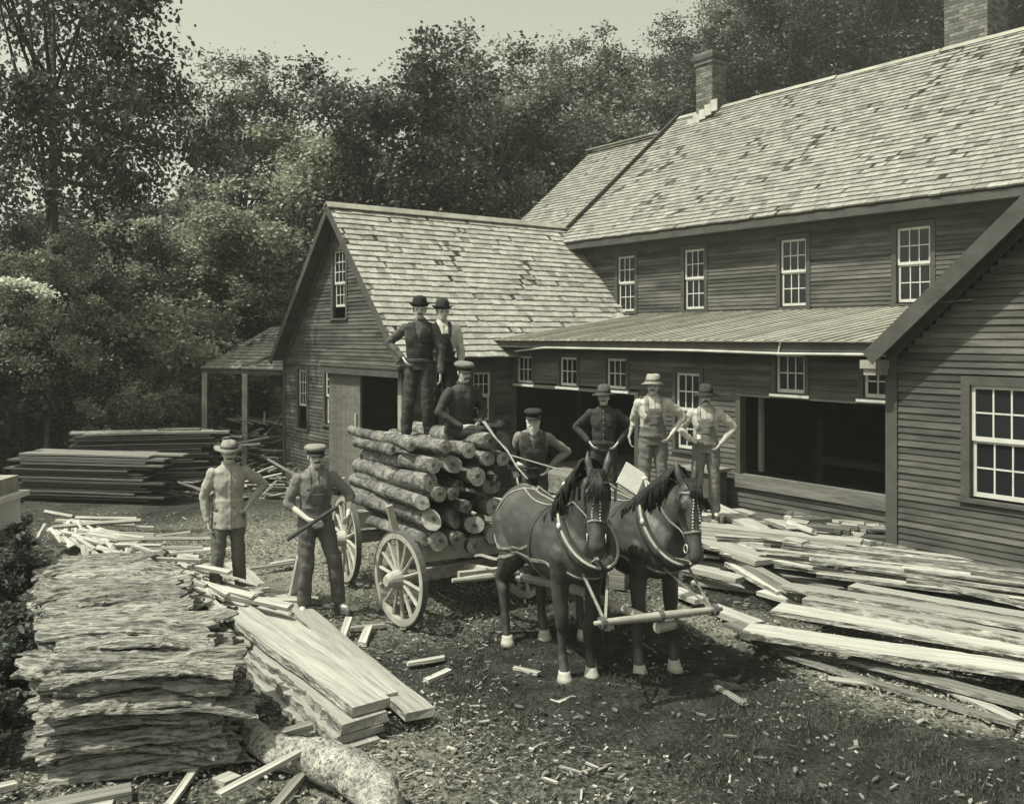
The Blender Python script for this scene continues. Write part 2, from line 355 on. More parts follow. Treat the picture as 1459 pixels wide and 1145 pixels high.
    # hat
    if hat:
        Q=MB(); hmq=mat('felt_'+name,hatc,.9,.2,14,bump=.3)
        if hat in('bowler','fedora','straw','slouch'):
            br={'bowler':.135,'fedora':.155,'straw':.165,'slouch':.165}[hat]; ch={'bowler':.135,'fedora':.12,'straw':.10,'slouch':.13}[hat]
            z0=.148; C=[]
            pr=[(.090,z0-.002),(br,z0+(.012 if hat=='bowler' else -.012)),(br+.006,z0+(.022 if hat=='bowler' else -.010)),(.098,z0+.014),(.094,z0+.05),(.088,z0+ch*.65),(.070,z0+ch*.92),(.035,z0+ch*(1.0 if hat!='fedora' else .9)),(.004,z0+ch*(1.02 if hat!='fedora' else .82))]
            n=28; vs=[]; fs=[]
            for i,(r_,z_) in enumerate(pr):
                for j in range(n):
                    a=2*PI*j/n; rr=r_+.005
                    dr=0
                    if 1<=i<=2:
                        dr=(-.022 if hat=='straw' else (.02 if hat=='bowler' else -.01))*abs(math.sin(a))*1.2*(1 if hat!='straw' else -1)
                        dr+=.012*N(a*1.3,i*.1,h*9)*(2 if hat in('straw','slouch') else .6)
                        if hat=='straw': dr+=.03*math.cos(a)*-.4
                    pinch=1.
                    if hat in('fedora','slouch') and i>=5: pinch=1-.16*max(0,math.cos(a))
                    vs.append(H(-.008+rr*1.12*math.cos(a)*pinch,rr*.93*math.sin(a),z_+dr+(0.012*N(a,z_*20,h*5) if i>3 and hat!='bowler' else 0)))
            for i in range(len(pr)-1):
                for j in range(n): fs.append((i*n+j,i*n+(j+1)%n,(i+1)*n+(j+1)%n,(i+1)*n+j))
            fs.append(tuple((len(pr)-1)*n+j for j in range(n)))
            Q.add(vs,fs); ht=Q.build('hat',hmq,root,world=False,smooth=True)
            W=MB(); W.rings([(H(-.008,0,z0+.014),ax@V(.117,0,0),ax@V(0,.0985,0)),(H(-.008,0,z0+.042),ax@V(.114,0,0),ax@V(0,.096,0))],28); W.build('hat_band',mat('band_'+name,g3(hatc[1]*.35),.7),ht,world=False)
        else:
            Q.rings([(H(-.012,0,.135),ax@V(.104,0,0),ax@V(0,.085,0)),(H(-.012,0,.168),ax@V(.106,0,0),ax@V(0,.088,0)),(H(-.012,0,.178),ax@V(.128,0,0),ax@V(0,.112,0)),(H(-.016,0,.205),ax@V(.132,0,0),ax@V(0,.116,0)),(H(-.02,0,.226),ax@V(.10,0,0),ax@V(0,.09,0)),(H(-.02,0,.232),ax@V(.03,0,0),ax@V(0,.03,0))],26)
            ht=Q.build('cap',hmq,root,world=False,smooth=True)
            W=MB(); n=14; vs=[]; fs=[]
            for lay in (0,.005):
                for i,(rr,zz) in enumerate(((.095,.145),(.15,.128))):
                    for j in range(n):
                        a=-1.1+2.2*j/(n-1); vs.append(H(-.012+rr*1.08*math.cos(a)*(1 if i==0 else .98),(.080 if i==0 else .088)*math.sin(a)/math.sin(1.1)*.98,zz-lay-.012*abs(math.sin(a))*(i)))
            for lay in (0,1):
                o=lay*2*n
                for j in range(n-1): fs.append((o+j,o+j+1,o+n+j+1,o+n+j) if lay==0 else (o+j,o+n+j,o+n+j+1,o+j+1))
            for j in range(n-1): fs.append((n+j,n+j+1,3*n+j+1,3*n+j))
            W.add(vs,fs); W.build('visor',M_hairk,ht,world=False)
            W=MB(); W.rings([(H(-.012,0,.142),ax@V(.108,0,0),ax@V(0,.089,0)),(H(-.012,0,.164),ax@V(.110,0,0),ax@V(0,.091,0))],26); W.build('cap_band',M_hairk,ht,world=False)
    return root
# ================================================================ horses
def horse(name,label,loc,rz,poll,muzzle,legs,maneside=1,hood=False,group=None,yaw=0.):
    root=empty('horse',loc,rz,label,'horse',group)
    B=MB()
    sp=[(-.97,1.18,.09,.13),(-.90,1.19,.19,.25),(-.74,1.21,.275,.325),(-.52,1.21,.30,.34),(-.22,1.15,.295,.345),(.08,1.13,.295,.35),(.34,1.19,.27,.37),(.52,1.20,.235,.355),(.68,1.17,.20,.27),(.78,1.14,.12,.16)]
    B.rings([(V(x,0,z),V(0,ry,0),V(0,0,rz_)) for x,z,ry,rz_ in sp],26)
    poll=Vector(poll); muz=Vector(muzzle)
    nb=V(.50,0,1.27); nt=poll+V(-.03,0,-.10)
    C=[]
    for i in range(6):
        t=i/5.; c=nb.lerp(nt,t)+V(-.02,0,.05*math.sin(t*PI)); d=(nt-nb).normalized(); side=d.cross(V(0,1,0)).normalized()
        C.append((c,V(0,1,0)*(.17-.085*t),side*(.30-.155*t)))
    B.rings(C,22)
    hd=(muz-poll).normalized(); lat=hd.cross(V(0,0,1)).normalized() if abs(hd.z)<.98 else V(0,1,0)
    # lateral axis of the head follows its heading
    hx=V(math.cos(yaw),math.sin(yaw),0)
    lat=V(-hx.y,hx.x,0); fr=hd.cross(lat).normalized(); 
    if fr.dot(hx)<0: fr=-fr
    L=(muz-poll).length
    def HP(u,f,l): return poll+hd*L*u+fr*f+lat*l
    B.rings([(HP(u,f,0),lat*a,fr*b) for u,f,a,b in ((-.04,-.02,.06,.07),(.08,-.03,.092,.115),(.28,-.035,.105,.135),(.45,-.025,.088,.115),(.65,-.01,.066,.085),(.84,-.005,.062,.072),(.95,-.012,.058,.062),(1.02,-.02,.035,.04))],20)
    B.cap(HP(.08,-.1,0),HP(.42,-.1,0),.085,.07)         # cheek
    for s in (-1,1):
        B.cap(HP(.24,.055,s*.085),HP(.32,.05,s*.082),.026,.024,8)    # brow
        B.cap(HP(.90,.02,s*.04),HP(.95,.012,s*.045),.022,.02,8)
        b=HP(-.02,.0,s*.06); B.cap(b,b-hd*.08+lat*s*.02+V(0,0,.02),.034,.036,8); B.cap(b-hd*.08+lat*s*.02+V(0,0,.02),b-hd*.16+lat*s*.03+V(0,0,.04),.034,.008,8)   # ears
    feet=[]
    for k,(fx,fy) in enumerate(legs):       # front L, front R, hind L, hind R
        s=1 if fy>0 else -1
        if k<2:
            P=[(.50,s*.155,1.12,.13),(.44,s*.165,.88,.085),((.46+fx)/2-.0,(s*.16+fy)/2,.50,.058),(fx-.01,fy,.46,.054),(fx-.005,fy,.24,.036),(fx,fy,.17,.047),(fx+.03,fy,.085,.042)]
        else:
            P=[(-.66,s*.14,1.16,.20),(-.50+.2*(fx+.65),s*.19,.90,.135),(-.80+.6*(fx+.65),(s*.17+fy)/2,.62,.072),(fx-.07,fy,.52,.062),(fx-.04,fy,.30,.042),(fx-.02,fy,.18,.050),(fx+.02,fy,.085,.043)]
        for a,b in zip(P[:-1],P[1:]): B.cap(a[:3],b[:3],a[3],b[3],12)
        feet.append((fx,fy))
    body=blob(B,'body',M_horse,root,.017,3,.009,5.5)
    for fx,fy in feet:
        Q=MB(); Q.rings([(V(fx+.05,fy,0),V(.086,0,0),V(0,.076,0)),(V(fx+.038,fy,.04),V(.068,0,0),V(0,.062,0)),(V(fx+.032,fy,.072),V(.056,0,0),V(0,.053,0)),(V(fx+.028,fy,.095),V(.05,0,0),V(0,.05,0))],18)
        Q.build('hoof',M_hoof,root,world=False,smooth=True)
    for s in (-1,1): E=MB(); E.ell(HP(.27,.035,s*.098),(.022,.012,.022),None,10); E.build('eye',M_eye,root,world=False,smooth=True)
    # mane, forelock, tail : many locks
    r=random.Random(len(label)); M=MB()
    for i in range(150):
        t=r.random(); c=nb.lerp(nt+V(.03,0,.1),t); d=(nt-nb).normalized(); side=d.cross(V(0,1,0)).normalized()
        if side.z<0: side=-side
        w=.30-.155*t; a=c+side*(w+.035)+V(-.0,r.uniform(-.02,.02),.02); sg=maneside if r.random()<.8 else -maneside
        ln=r.uniform(.18,.34); yw=(.19-.08*t)
        M.tube([a,a+V(-.01,sg*yw*.6,-.03),a+V(0,sg*(yw+.02),-ln*.5),a+V(r.uniform(-.04,.04),sg*(yw+.025),-ln)],[.016,.02,.016,.004],5)
    M.build('mane',M_mane,root,world=False,smooth=True)
    M=MB()
    for i in range(46 if hood else 22):
        a=HP(-.06,.03,r.uniform(-.05,.05)); e=HP(r.uniform(.2,.42 if hood else .3),.13,r.uniform(-.09,.09)*(1.2 if hood else .8))
        M.tube([a,a.lerp(e,.4)+fr*.07,e+fr*.02],[.014,.014,.004],5)
    M.build('forelock',M_mane,root,world=False,smooth=True)
    M=MB()
    for i in range(60):
        a=V(-.96,r.uniform(-.03,.03),1.33); M.tube([a,a+V(-.10,r.uniform(-.03,.03),-.10),V(-1.06+r.uniform(-.05,.05),r.uniform(-.07,.07),.9),V(-1.02+r.uniform(-.07,.07),r.uniform(-.09,.09),r.uniform(.45,.6))],[.02,.02,.02,.004],5)
    M.build('tail',M_mane,root,world=False,smooth=True)
    # harness, laid on the coat
    bv=BVHTree.FromPolygons([v.co for v in body.data.vertices],[p.vertices for p in body.data.polygons])
    def strap(name_,pts,w=.035,m=M_leather,par=None,snap=.5,close=False,th=.005,seg=10):
        P=[]
        pts=[Vector(p) for p in pts]
        if close: pts.append(pts[0])
        for a,b in zip(pts[:-1],pts[1:]):
            for i in range(seg): P.append(a.lerp(b,i/seg))
        P.append(pts[-1]); Q=[];NN=[]
        for p in P:
            l,n,i,dd=bv.find_nearest(p)
            if l is not None and dd<snap: Q.append(l+n*(th+.003)); NN.append(n)
            else: Q.append(p); NN.append(NN[-1] if NN else V(0,1,0))
        for _ in range(2):
            Q=[Q[0]]+[(Q[i-1]+Q[i]*2+Q[i+1])/4 for i in range(1,len(Q)-1)]+[Q[-1]]
        S=MB()
        for i in range(len(Q)-1):
            a,b=Q[i],Q[i+1]
            d=(b-a)
            if d.length<1e-5: continue
            d.normalize(); s0=d.cross(NN[i]).normalized()*w/2; s1=d.cross(NN[i+1]).normalized()*w/2
            n0=NN[i]*th; n1=NN[i+1]*th; e=d*.004
            S.hexa([a-e-s0-n0,a-e+s0-n0,b+e+s1-n1,b+e-s1-n1,a-e-s0+n0*.5,a-e+s0+n0*.5,b+e+s1+n1*.5,b+e-s1+n1*.5])
        return S.build(name_,m,par or root,world=False)
    # collar: padded loop round the base of the neck
    d=(nt-nb).normalized(); side=d.cross(V(0,1,0)).normalized(); side=side if side.z>0 else -side
    c0=nb+d*.06+V(.07,0,.0)
    def loop(c,a,b,k=28,lo=0,hi=2*PI): return [c+V(0,1,0)*a*math.sin(q)*(1+.12*math.cos(q)*-1)+side*b*math.cos(q) for q in np.linspace(lo,hi,k)]
    Q=MB(); Q.tube(loop(c0,.205,.37),.052,10,cap=False); collar=Q.build('collar',M_leatherd,root,world=False,smooth=True)
    for off,nm,mm,rr in ((.045,'hames',M_wag,.013),):
        for s in (1,-1):
            Q=MB(); pts=[c0+d*off+V(0,1,0)*s*(.235*math.sin(q)*(1-.12*math.cos(q)))+side*.41*math.cos(q) for q in np.linspace(.12,PI-.12,16)]; pts=[pts[0]+side*.09-V(0,s*.02,0)]+pts
            Q.tube(pts,rr,8); Q.build(nm,mm,collar,world=False,smooth=True)
            Q=MB(); Q.ell(pts[0]+side*.02,(.026,.026,.026),None,10); Q.build('hame_knob',M_metal,collar,world=False,smooth=True); Q=MB(); Q.ell(c0+d*(off+.02)+V(0,s*.25,0)+side*.05,(.03,.015,.03),None,10); Q.build('hame_ring',M_metal,collar,world=False,smooth=True)
    strap('collar_strap',[c0+d*.05+V(.02,0,0)-side*.3+V(.05,.15*1,0),c0-side*.42+V(.12,0,0),c0-side*.3+V(.05,-.15,0)],.03,M_leather,seg=6)
    for s in (1,-1):
        strap('trace',[V(.45,s*.3,1.02),V(0,s*.36,.96),V(-.5,s*.38,.90),V(-.95,s*.36,.82),V(-1.25,s*.30,.74)],.028,M_leather,snap=.14)
        strap('hip_strap',[V(-.38,0,1.6),V(-.62,s*.2,1.5),V(-.80,s*.34,1.22),V(-.92,s*.28,1.02)],.024)
        strap('side_strap',[V(-.95,s*.25,.98),V(-.6,s*.36,.98),V(-.2,s*.36,1.0),V(.06,s*.36,1.12)],.022)
        strap('rein_strap',[V(-.52,s*.10,1.62),V(-.1,s*.16,1.56),V(.25,s*.12,1.62),V(.5,s*.2,1.55),nb.lerp(nt,.5)+V(0,s*.2,.1),HP(.75,-.05,s*.09)],.014)
    strap('breeching',[V(-.5,.36,.98),V(-.85,.33,1.0),V(-1.05,.15,1.02),V(-1.05,-.15,1.02),V(-.85,-.33,1.0),V(-.5,-.36,.98)],.034)
    strap('back_strap',[V(-.80,0,1.6),V(-.38,0,1.6),V(.05,0,1.58),V(.30,0,1.62)],.026)
    strap('back_pad',[V(.06,-.36,1.0),V(.07,-.26,1.4),V(.08,0,1.6),V(.07,.26,1.4),V(.06,.36,1.0)],.075,M_leatherd)
    strap('belly_band',[V(.06,.34,1.0),V(.06,.2,.8),V(.06,0,.72),V(.06,-.2,.8),V(.06,-.34,1.0)],.032)
    strap('breast_strap',[V(.60,.18,.98),V(.82,.08,.90),V(.86,0,.88),V(.82,-.08,.90),V(.60,-.18,.98)],.028)
    # bridle
    br=strap('bridle',[HP(.02,.12,0),HP(.10,.03,.12),HP(.40,-.06,.10),HP(.82,-.02,.09)],.02,M_leatherd,seg=8,snap=.2)
    strap('cheek_strap',[HP(.02,.12,0),HP(.10,.03,-.12),HP(.40,-.06,-.10),HP(.82,-.02,-.09)],.02,M_leatherd,br,seg=8,snap=.2)
    strap('brow_band',[HP(.10,.03,.12),HP(.12,.12,.06),HP(.12,.13,0),HP(.12,.12,-.06),HP(.10,.03,-.12)],.018,M_leather,br,seg=5,snap=.2)
    strap('nose_band',[HP(.62,-.05,.08),HP(.62,.08,.05),HP(.62,.10,0),HP(.62,.08,-.05),HP(.62,-.05,-.08)],.016,M_leather,br,seg=5,snap=.2)
    for s in (1,-1):
        Q=MB(); c=HP(.27,.05,s*.135); 
        Q.hexa([c-hd*.05-fr*.05,c+hd*.05-fr*.05,c+hd*.05+fr*.045+lat*s*.02,c-hd*.05+fr*.045+lat*s*.02]+[q+lat*s*.008 for q in (c-hd*.05-fr*.05,c+hd*.05-fr*.05,c+hd*.05+fr*.045+lat*s*.02,c-hd*.05+fr*.045+lat*s*.02)])
        Q.build('blinker',M_leatherd,br,world=False)
        Q=MB()   # row of pale studs / rings down the face
        for i in range(13):
            q=HP(.13+.042*i,.14,s*(.004+.0062*i)); l,n,_,_2=bv.find_nearest(q); Q.ell(l+n*.008,(.008,.008,.008),None,6)
        Q.build('stud_row',M_metal,br,world=False)
        Q=MB(); pts=[HP(.82,-.02,s*.075)+V(0,0,.035*math.sin(q))+fr*.035*math.cos(q) for q in np.linspace(0,2*PI,12)]; Q.tube(pts,.005,6); Q.build('bit_ring',M_metal,br,world=False)
    root['_pts']=0; del root['_pts']
    return root,(c0,d,side,HP)
TH=math.atan2(-.916,.40)
WA=Vector((.39,8.38,0)); WB=Vector((1.10,8.58,0))
hA,_=horse('a','dark horse with thick black mane, nearer of the team, rump against the log load',WA,TH,(.93,-.06,1.86),(1.12,-.18,1.28),[(.42,.14),(.41,-.12),(-.66,.2),(-.66,-.2)],1,True,'team of two harnessed horses',-.55)
hB,_=horse('b','dark horse hanging its head beside the sawn lumber, farther right of the pair',WB,TH,(.88,.06,1.74),(1.05,.03,1.11),[(.46,.18),(.44,-.17),(-.72,.17),(-.62,-.17)],-1,False,'team of two harnessed horses',-.15)
ah=V(.40,-.916,0); ph_=V(.916,.40,0)
# neck yoke carried in front of the team
mb=MB(); c=V(1.20,7.42,.76); a=c-ph_*.60; b=c+ph_*.62; a.z-=.02; b.z-=.05
mb.tube([a,a.lerp(b,.12),a.lerp(b,.5),a.lerp(b,.88),b],[.018,.028,.037,.028,.018],12)
yk=empty('neck_yoke',c,0,'pale wooden neck yoke hung in front of the two horses','yoke'); mb.build('yoke_bar',M_wag,yk,smooth=True)
for t in (.06,.5,.94):
    mb=MB(); q=a.lerp(b,t); mb.tube([q-ph_*.02,q+ph_*.02],.05,12); mb.build('iron_ring',M_iron,yk)
mb=MB(); q=a.lerp(b,.5)-V(0,0,.10); mb.tube([q+ph_*.16-ah*.05,q-ph_*.02-ah*.02],.045,10); mb.build('tongue_tip',M_wag,yk)
for t,o,s in ((.06,WA,-1),(.2,WA,1),(.80,WB,-1),(.94,WB,1)):
    mb=MB(); mb.bar(a.lerp(b,.08 if t<.5 else .92),o+ah*.78+ph_*(.12*s)+V(0,0,1.02),.022,.01); mb.build('pole_strap',M_leather,yk)
# ================================================================ wagon and its logs
aw=V(.46,-.888,0); pw=V(.888,.46,0); O=V(-.35,9.9,0)
wag=empty('log_wagon',O-aw*1.0,0,'wooden log wagon with pale spoked wheels under the load of logs','wagon')
def wheel(c,ax_,rad,hub=.1):
    ax_=ax_.normalized(); u=ax_.cross(V(0,0,1)).normalized(); w_=V(0,0,1)
    pt=lambda r,th,o=0: c+u*r*math.cos(th)+w_*r*math.sin(th)+ax_*o
    def ringm(r0,r1,h,name,m,par):
        mb=MB(); n=40; vs=[]
        for i in range(n):
            th=2*PI*i/n
            vs+=[pt(r0,th,-h),pt(r1,th,-h),pt(r1,th,h),pt(r0,th,h)]
        fs=[]
        for i in range(n):
            j=(i+1)%n
            for k in range(4): fs.append((i*4+k,i*4+(k+1)%4,j*4+(k+1)%4,j*4+k))
        mb.add(vs,fs); return mb.build(name,m,par)
    rim=ringm(rad-.075,rad-.012,.028,'wheel',M_wag,wag); ringm(rad-.0125,rad,.032,'tyre',M_iron,rim)
    mb=MB(); mb.tube([c-ax_*.13,c-ax_*.10,c-ax_*.03,c+ax_*.03,c+ax_*.13,c+ax_*.17],[.055,.07,.10,.10,.075,.055],16); mb.build('hub',M_wag,rim,smooth=False)
    for i in range(14):
        th=2*PI*i/14+.1; mb=MB(); mb.tube([pt(.08,th),pt(rad*.5,th,.0),pt(rad-.06,th)],[.026,.019,.022],6); mb.build('spoke',M_wag,rim)
w1=V(-1.165,9.46,.49); w2=V(-2.04,11.17,.53)
steer=V(.62,-.785,0); sp=V(.785,.62,0)
wheel(w1,-sp,.49); wheel(w1+sp*1.62,sp,.49); wheel(w2,-pw,.53); wheel(w2+pw*1.62,pw,.53)
for a,d_,r_ in ((w1,sp,.05),(w2,pw,.05)):
    mb=MB(); mb.bar(a+d_*.1,a+d_*1.52,.11,.13); mb.build('axle',M_lumold,wag)
    mb=MB(); m0=a+d_*.81+V(0,0,.22); mb.bar(m0-pw*.72,m0+pw*.72,.16,.2); bo=mb.build('bolster',M_wag,wag)
    for s in (-1,1):
        mb=MB(); q=m0+pw*s*.70; mb.bar(q-V(0,0,.08),q+pw*s*.16+V(0,0,.52),.07,.05,up=aw); mb.build('stake',M_wag,wag)
mb=MB(); mb.bar(w1+sp*.81+V(0,0,0.02),w2+pw*.81-aw*.3+V(0,0,.02),.09,.09); mb.build('reach_pole',M_lumold,wag)
mb=MB(); tq=w1+sp*.81; mb.tube([tq-V(0,0,0),V(.55,8.75,.60),V(1.10,7.45,.70)],[.05,.045,.035],8); mb.build('tongue',M_wag,wag)
dt=O+aw*.62+V(.22,0,.62)
mb=MB(); mb.bar(dt-ph_*.75,dt+ph_*.75,.07,.09); mb.build('doubletree',M_wag,wag)
for s in (-1,1):
    mb=MB(); q=dt+ph_*s*.5+ah*.12; mb.tube([q-ph_*.36,q,q+ph_*.36],[.022,.035,.022],8); mb.build('swingletree',M_wag,wag)
def logthing(name,a,b,r0,r1,label,group,m=None,seed=0,cat='log'):
    a=Vector(a); b=Vector(b); L=(b-a).length; r=random.Random(seed*7+1); sl=r.choice((0,.1,.15,.6,-.1,.9)) if seed<60 else 0
    mb=MB(); n=18; k=max(6,int(L/.12)); vs=[]; 
    for i in range(k+1):
        t=i/k; x=t*L; rr=r0+(r1-r0)*t
        for j in range(n):
            th=2*PI*j/n; q=rr*(1+.07*N(x*3,math.cos(th)*1.5+seed,math.sin(th)*1.5)+.07*N(x*9,math.cos(th)*4,math.sin(th)*4+seed)+.16*max(0,N(x*4,math.cos(th)*2.2+seed,math.sin(th)*2.2)-.32))
            vs.append((x+(sl*r0*math.cos(th+seed) if i==k else 0),q*math.cos(th)+.06*N(x*.9,seed),q*math.sin(th)+.03*N(x*.9,seed+9)))
    fs=[(i*n+j,i*n+(j+1)%n,(i+1)*n+(j+1)%n,(i+1)*n+j) for i in range(k) for j in range(n)]
    mb.add(vs,fs); me=mb.mesh(name); me.materials.append(m or M_bark2); me.shade_smooth()
    ob=bpy.data.objects.new(name,me); col.objects.link(ob); tag(ob,label,cat,group)
    ob.location=a; ob.rotation_euler=(b-a).to_track_quat('X','Z').to_euler()
    for e,s in ((0,-1),(k,1)):
        mb=MB(); cen=Vector(vs[e*n]).lerp(Vector(vs[e*n+n//2]),.5)
        tl=V(r.uniform(-.15,.15),r.uniform(-.2,.2),0)
        rg=[cen+(Vector(vs[e*n+j])-cen)*.985+V(s*.002,0,0) for j in range(n)]; inn=[cen+(Vector(vs[e*n+j])-cen)*.4+V(s*(.006+.004*r.random()),0,0) for j in range(n)]
        f=[(j,(j+1)%n,n+(j+1)%n,n+j) for j in range(n)]+[tuple(range(n,2*n))]
        mb.add(rg+inn,f); mb.build('cut_end',M_endr,ob,world=False)
    return ob
# sawn end with growth rings and a dark pith
M_endr=mat('sawn_log_end_rings',g3(.33,.5),.8,.55,9,bump=.4,orand=1.0)
nt=M_endr.node_tree; wv=nt.nodes.new('ShaderNodeTexWave'); wv.wave_type='RINGS'; wv.rings_direction='X'; wv.inputs['Scale'].default_value=14; wv.inputs['Distortion'].default_value=1.5
tc=nt.nodes.new('ShaderNodeTexCoord'); nt.links.new(tc.outputs['Object'],wv.inputs[0])
b_=nt.nodes['Principled BSDF']; lk=[l for l in nt.links if l.to_socket==b_.inputs['Base Color']][0]; srcs=lk.from_socket
mx=nt.nodes.new('ShaderNodeMix'); mx.data_type='RGBA'; mx.blend_type='MULTIPLY'; mx.inputs[0].default_value=.16; nt.links.new(srcs,mx.inputs[6]); nt.links.new(wv.outputs[0],mx.inputs[7])
gl=nt.nodes.new('ShaderNodeVectorMath'); gl.operation='MULTIPLY'; gl.inputs[1].default_value=(0,1,1); nt.links.new(tc.outputs['Object'],gl.inputs[0]); ln=nt.nodes.new('ShaderNodeVectorMath'); ln.operation='LENGTH'; nt.links.new(gl.outputs[0],ln.inputs[0])
m2=nt.nodes.new('ShaderNodeMapRange'); m2.inputs[1].default_value=.012; m2.inputs[2].default_value=.035; m2.inputs[3].default_value=.3; m2.inputs[4].default_value=1; nt.links.new(ln.outputs['Value'],m2.inputs[0])
v2=nt.nodes.new('ShaderNodeVectorMath'); v2.operation='SCALE'; nt.links.new(mx.outputs[2],v2.inputs[0]); nt.links.new(m2.outputs[0],v2.inputs['Scale']); nt.links.new(v2.outputs[0],b_.inputs['Base Color'])
LOGS=[(698,629,13,.12),(634,637,10,0),(587,634,9,-.35),(668,642,12,.05),(694,653,11,.1),(717,653,10,.05),(617,663,13,0),(645,661,14,-.05),(680,678,14,.08),(612,688,15,-.05),(626,704,12,.05),(648,704,10,.04),(700,690,14,0),(602,716,11,.02),(618,739,17,.03),(648,738,13,0),(664,722,10,.02),(628,770,15,.06),(650,768,12,.08),(676,748,14,.02),(676,778,13,.04),(605,768,10,0),(704,722,15,0),(706,762,14,0),(655,690,9,-.2),(560,640,9,-.9),(610,632,9,-1.0),(655,630,9,-.9)]
ORD=['first','second','third','fourth','fifth','sixth','seventh','eighth','ninth','tenth','eleventh','twelfth','thirteenth','fourteenth','fifteenth','sixteenth','seventeenth','eighteenth','nineteenth','twentieth']
ORD+=['twenty-'+w for w in ORD[:9]]+['thirtieth']+['thirty-'+w for w in ORD[:9]]+['fortieth']+['forty-'+w for w in ORD[:9]]+['fiftieth']+['fifty-'+w for w in ORD[:9]]+['sixtieth']+['sixty-'+w for w in ORD[:9]]
rowname=lambda y: 'top' if y<650 else ('upper' if y<685 else ('middle' if y<735 else 'bottom'))
LRANK={}
for rn in ('top','upper','middle','bottom'):
    for k,(px,py) in enumerate(sorted((l[0],l[1]) for l in LOGS if rowname(l[1])==rn)): LRANK[(px,py)]=ORD[k]
for i,(px,py,rp,off) in enumerate(LOGS):
    t=(px-CX)/F; Y=(8.952-off)/(.888-.46*t); c=V(t*Y,Y,CH-(py-HY)*Y/F); r=rp*Y/F*rnd.uniform(.86,1.0)
    L=2.35+.35*rnd.random()-(1.0 if off<-.8 else 0); jd=V(rnd.uniform(-.05,.05),0,rnd.uniform(.02,.075))
    sd='left edge' if px<612 else ('left part' if px<640 else ('middle' if px<675 else 'right part' if px<705 else 'horse side'))
    logthing('log',c-(aw+jd).normalized()*L,c,r*1.02,r,f"{'thick' if rp>13 else 'slim' if rp<11 else 'rough'} barked log, {LRANK[(px,py)]} from left in the {rowname(py)} tier of the wagon load",'logs on the wagon load',seed=i)
# ================================================================ the mill buildings
AZ=math.atan2(-.802,.597)                     # along the long wall, toward the near right
def BW(u,v,z): return V(.597*u+.802*v,-.802*u+.597*v,z)
def FV(v): return lambda p: BW(p[0],v-p[1],p[2])          # wall facing the yard: (along, out, up)
def FU(u): return lambda p: BW(u+p[1],p[0],p[2])          # side wall facing right
def claps(name,parent,T,prof,z0,z1,holes,ex=.08,m=None,seed=1,proud=.024):
    r=random.Random(seed); mb=MB(); z=z0
    while z<z1:
        h=min(ex,z1-z); a0,a1=prof(z+h*.5)
        if a1-a0>.03:
            seg=[(a0,a1)]
            for (h0,h1,q0,q1) in holes:
                if q0<z+h*.6 and q1>z+h*.4:
                    ns=[]
                    for s0,s1 in seg:
                        if h1<=s0 or h0>=s1: ns.append((s0,s1)); continue
                        if h0>s0: ns.append((s0,h0))
                        if h1<s1: ns.append((h1,s1))
                    seg=ns
            for s0,s1 in seg:
                x=s0
                while x<s1-.001:
                    e=min(s1,x+r.uniform(1.6,4.2)); 
                    if s1-e<.4: e=s1
                    d=r.uniform(-.003,.005); dz=r.uniform(-.004,.004); t=r.random()
                    p=[V(x,-.01,z-.012+dz),V(e-.003,-.01,z-.012+dz),V(e-.003,proud+d,z-.012+dz),V(x,proud+d,z-.012+dz),V(x,-.01,z+h),V(e-.003,-.01,z+h),V(e-.003,.004,z+h),V(x,.004,z+h)]
                    mb.hexa([T(q) for q in p],t); x=e
        z+=ex
    return mb.build(name,m or M_clap,parent)
def shingles(name,parent,P0,al,up,L,Wd,ex=.19,seed=3,holes=None,dark=.05,wmin=.12,wmax=.3,m=None,lim=None):
    """courses of split shingles from the eave up; P0 eave corner, al along, up up-slope"""
    r=random.Random(seed); mb=MB(); al=al.normalized(); up=up.normalized(); n=al.cross(up).normalized()
    if n.z<0: n=-n
    rows=int(Wd/ex); 
    for i in range(rows+1):
        y=i*ex; x=-r.random()*wmax; top=min(y+ex*1.35,Wd)
        while x<L:
            sk=.5+.5*N((x-y*.45)*1.1+seed,y*.5+seed); dk=r.random()<dark*(5.5 if sk>.66 else .35); w=r.uniform(wmin,wmax) if not dk else r.uniform(.04,.11); a=max(0,x); b=min(L,x+w-r.uniform(.004,.012))
            if b-a>.02 and not (lim and not lim((a+b)/2,y)):
                t=.40+.22*r.random(); th=.016+.008*r.random(); dy=r.uniform(-.010,.010)
                if dk:
                    t=-.12+.3*r.random(); th*=.55; dy+=.02
                elif r.random()<.10: t=.2+.2*r.random()
                p0=P0+al*a+up*(y+dy); p1=P0+al*b+up*(y+dy); q0=P0+al*a+up*top; q1=P0+al*b+up*top
                lft=r.uniform(0,.010) if r.random()<.2 else 0
                mb.hexa([p0,p1,q1-n*.006,q0-n*.006,p0+n*(th+.014+lft),p1+n*(th+.014),q1+n*.002,q0+n*.002],t)
            x+=w
    return mb.build(name,m or M_shingle,parent)
def slab(mb,P0,al,up,L,W,th,off=0):
    n=al.cross(up).normalized(); n=n if n.z>0 else -n
    a=P0-n*(off+th); b=a+al*L; c=b+up*W; d=a+up*W
    mb.hexa([a,b,c,d]+[q+n*th for q in (a,b,c,d)])
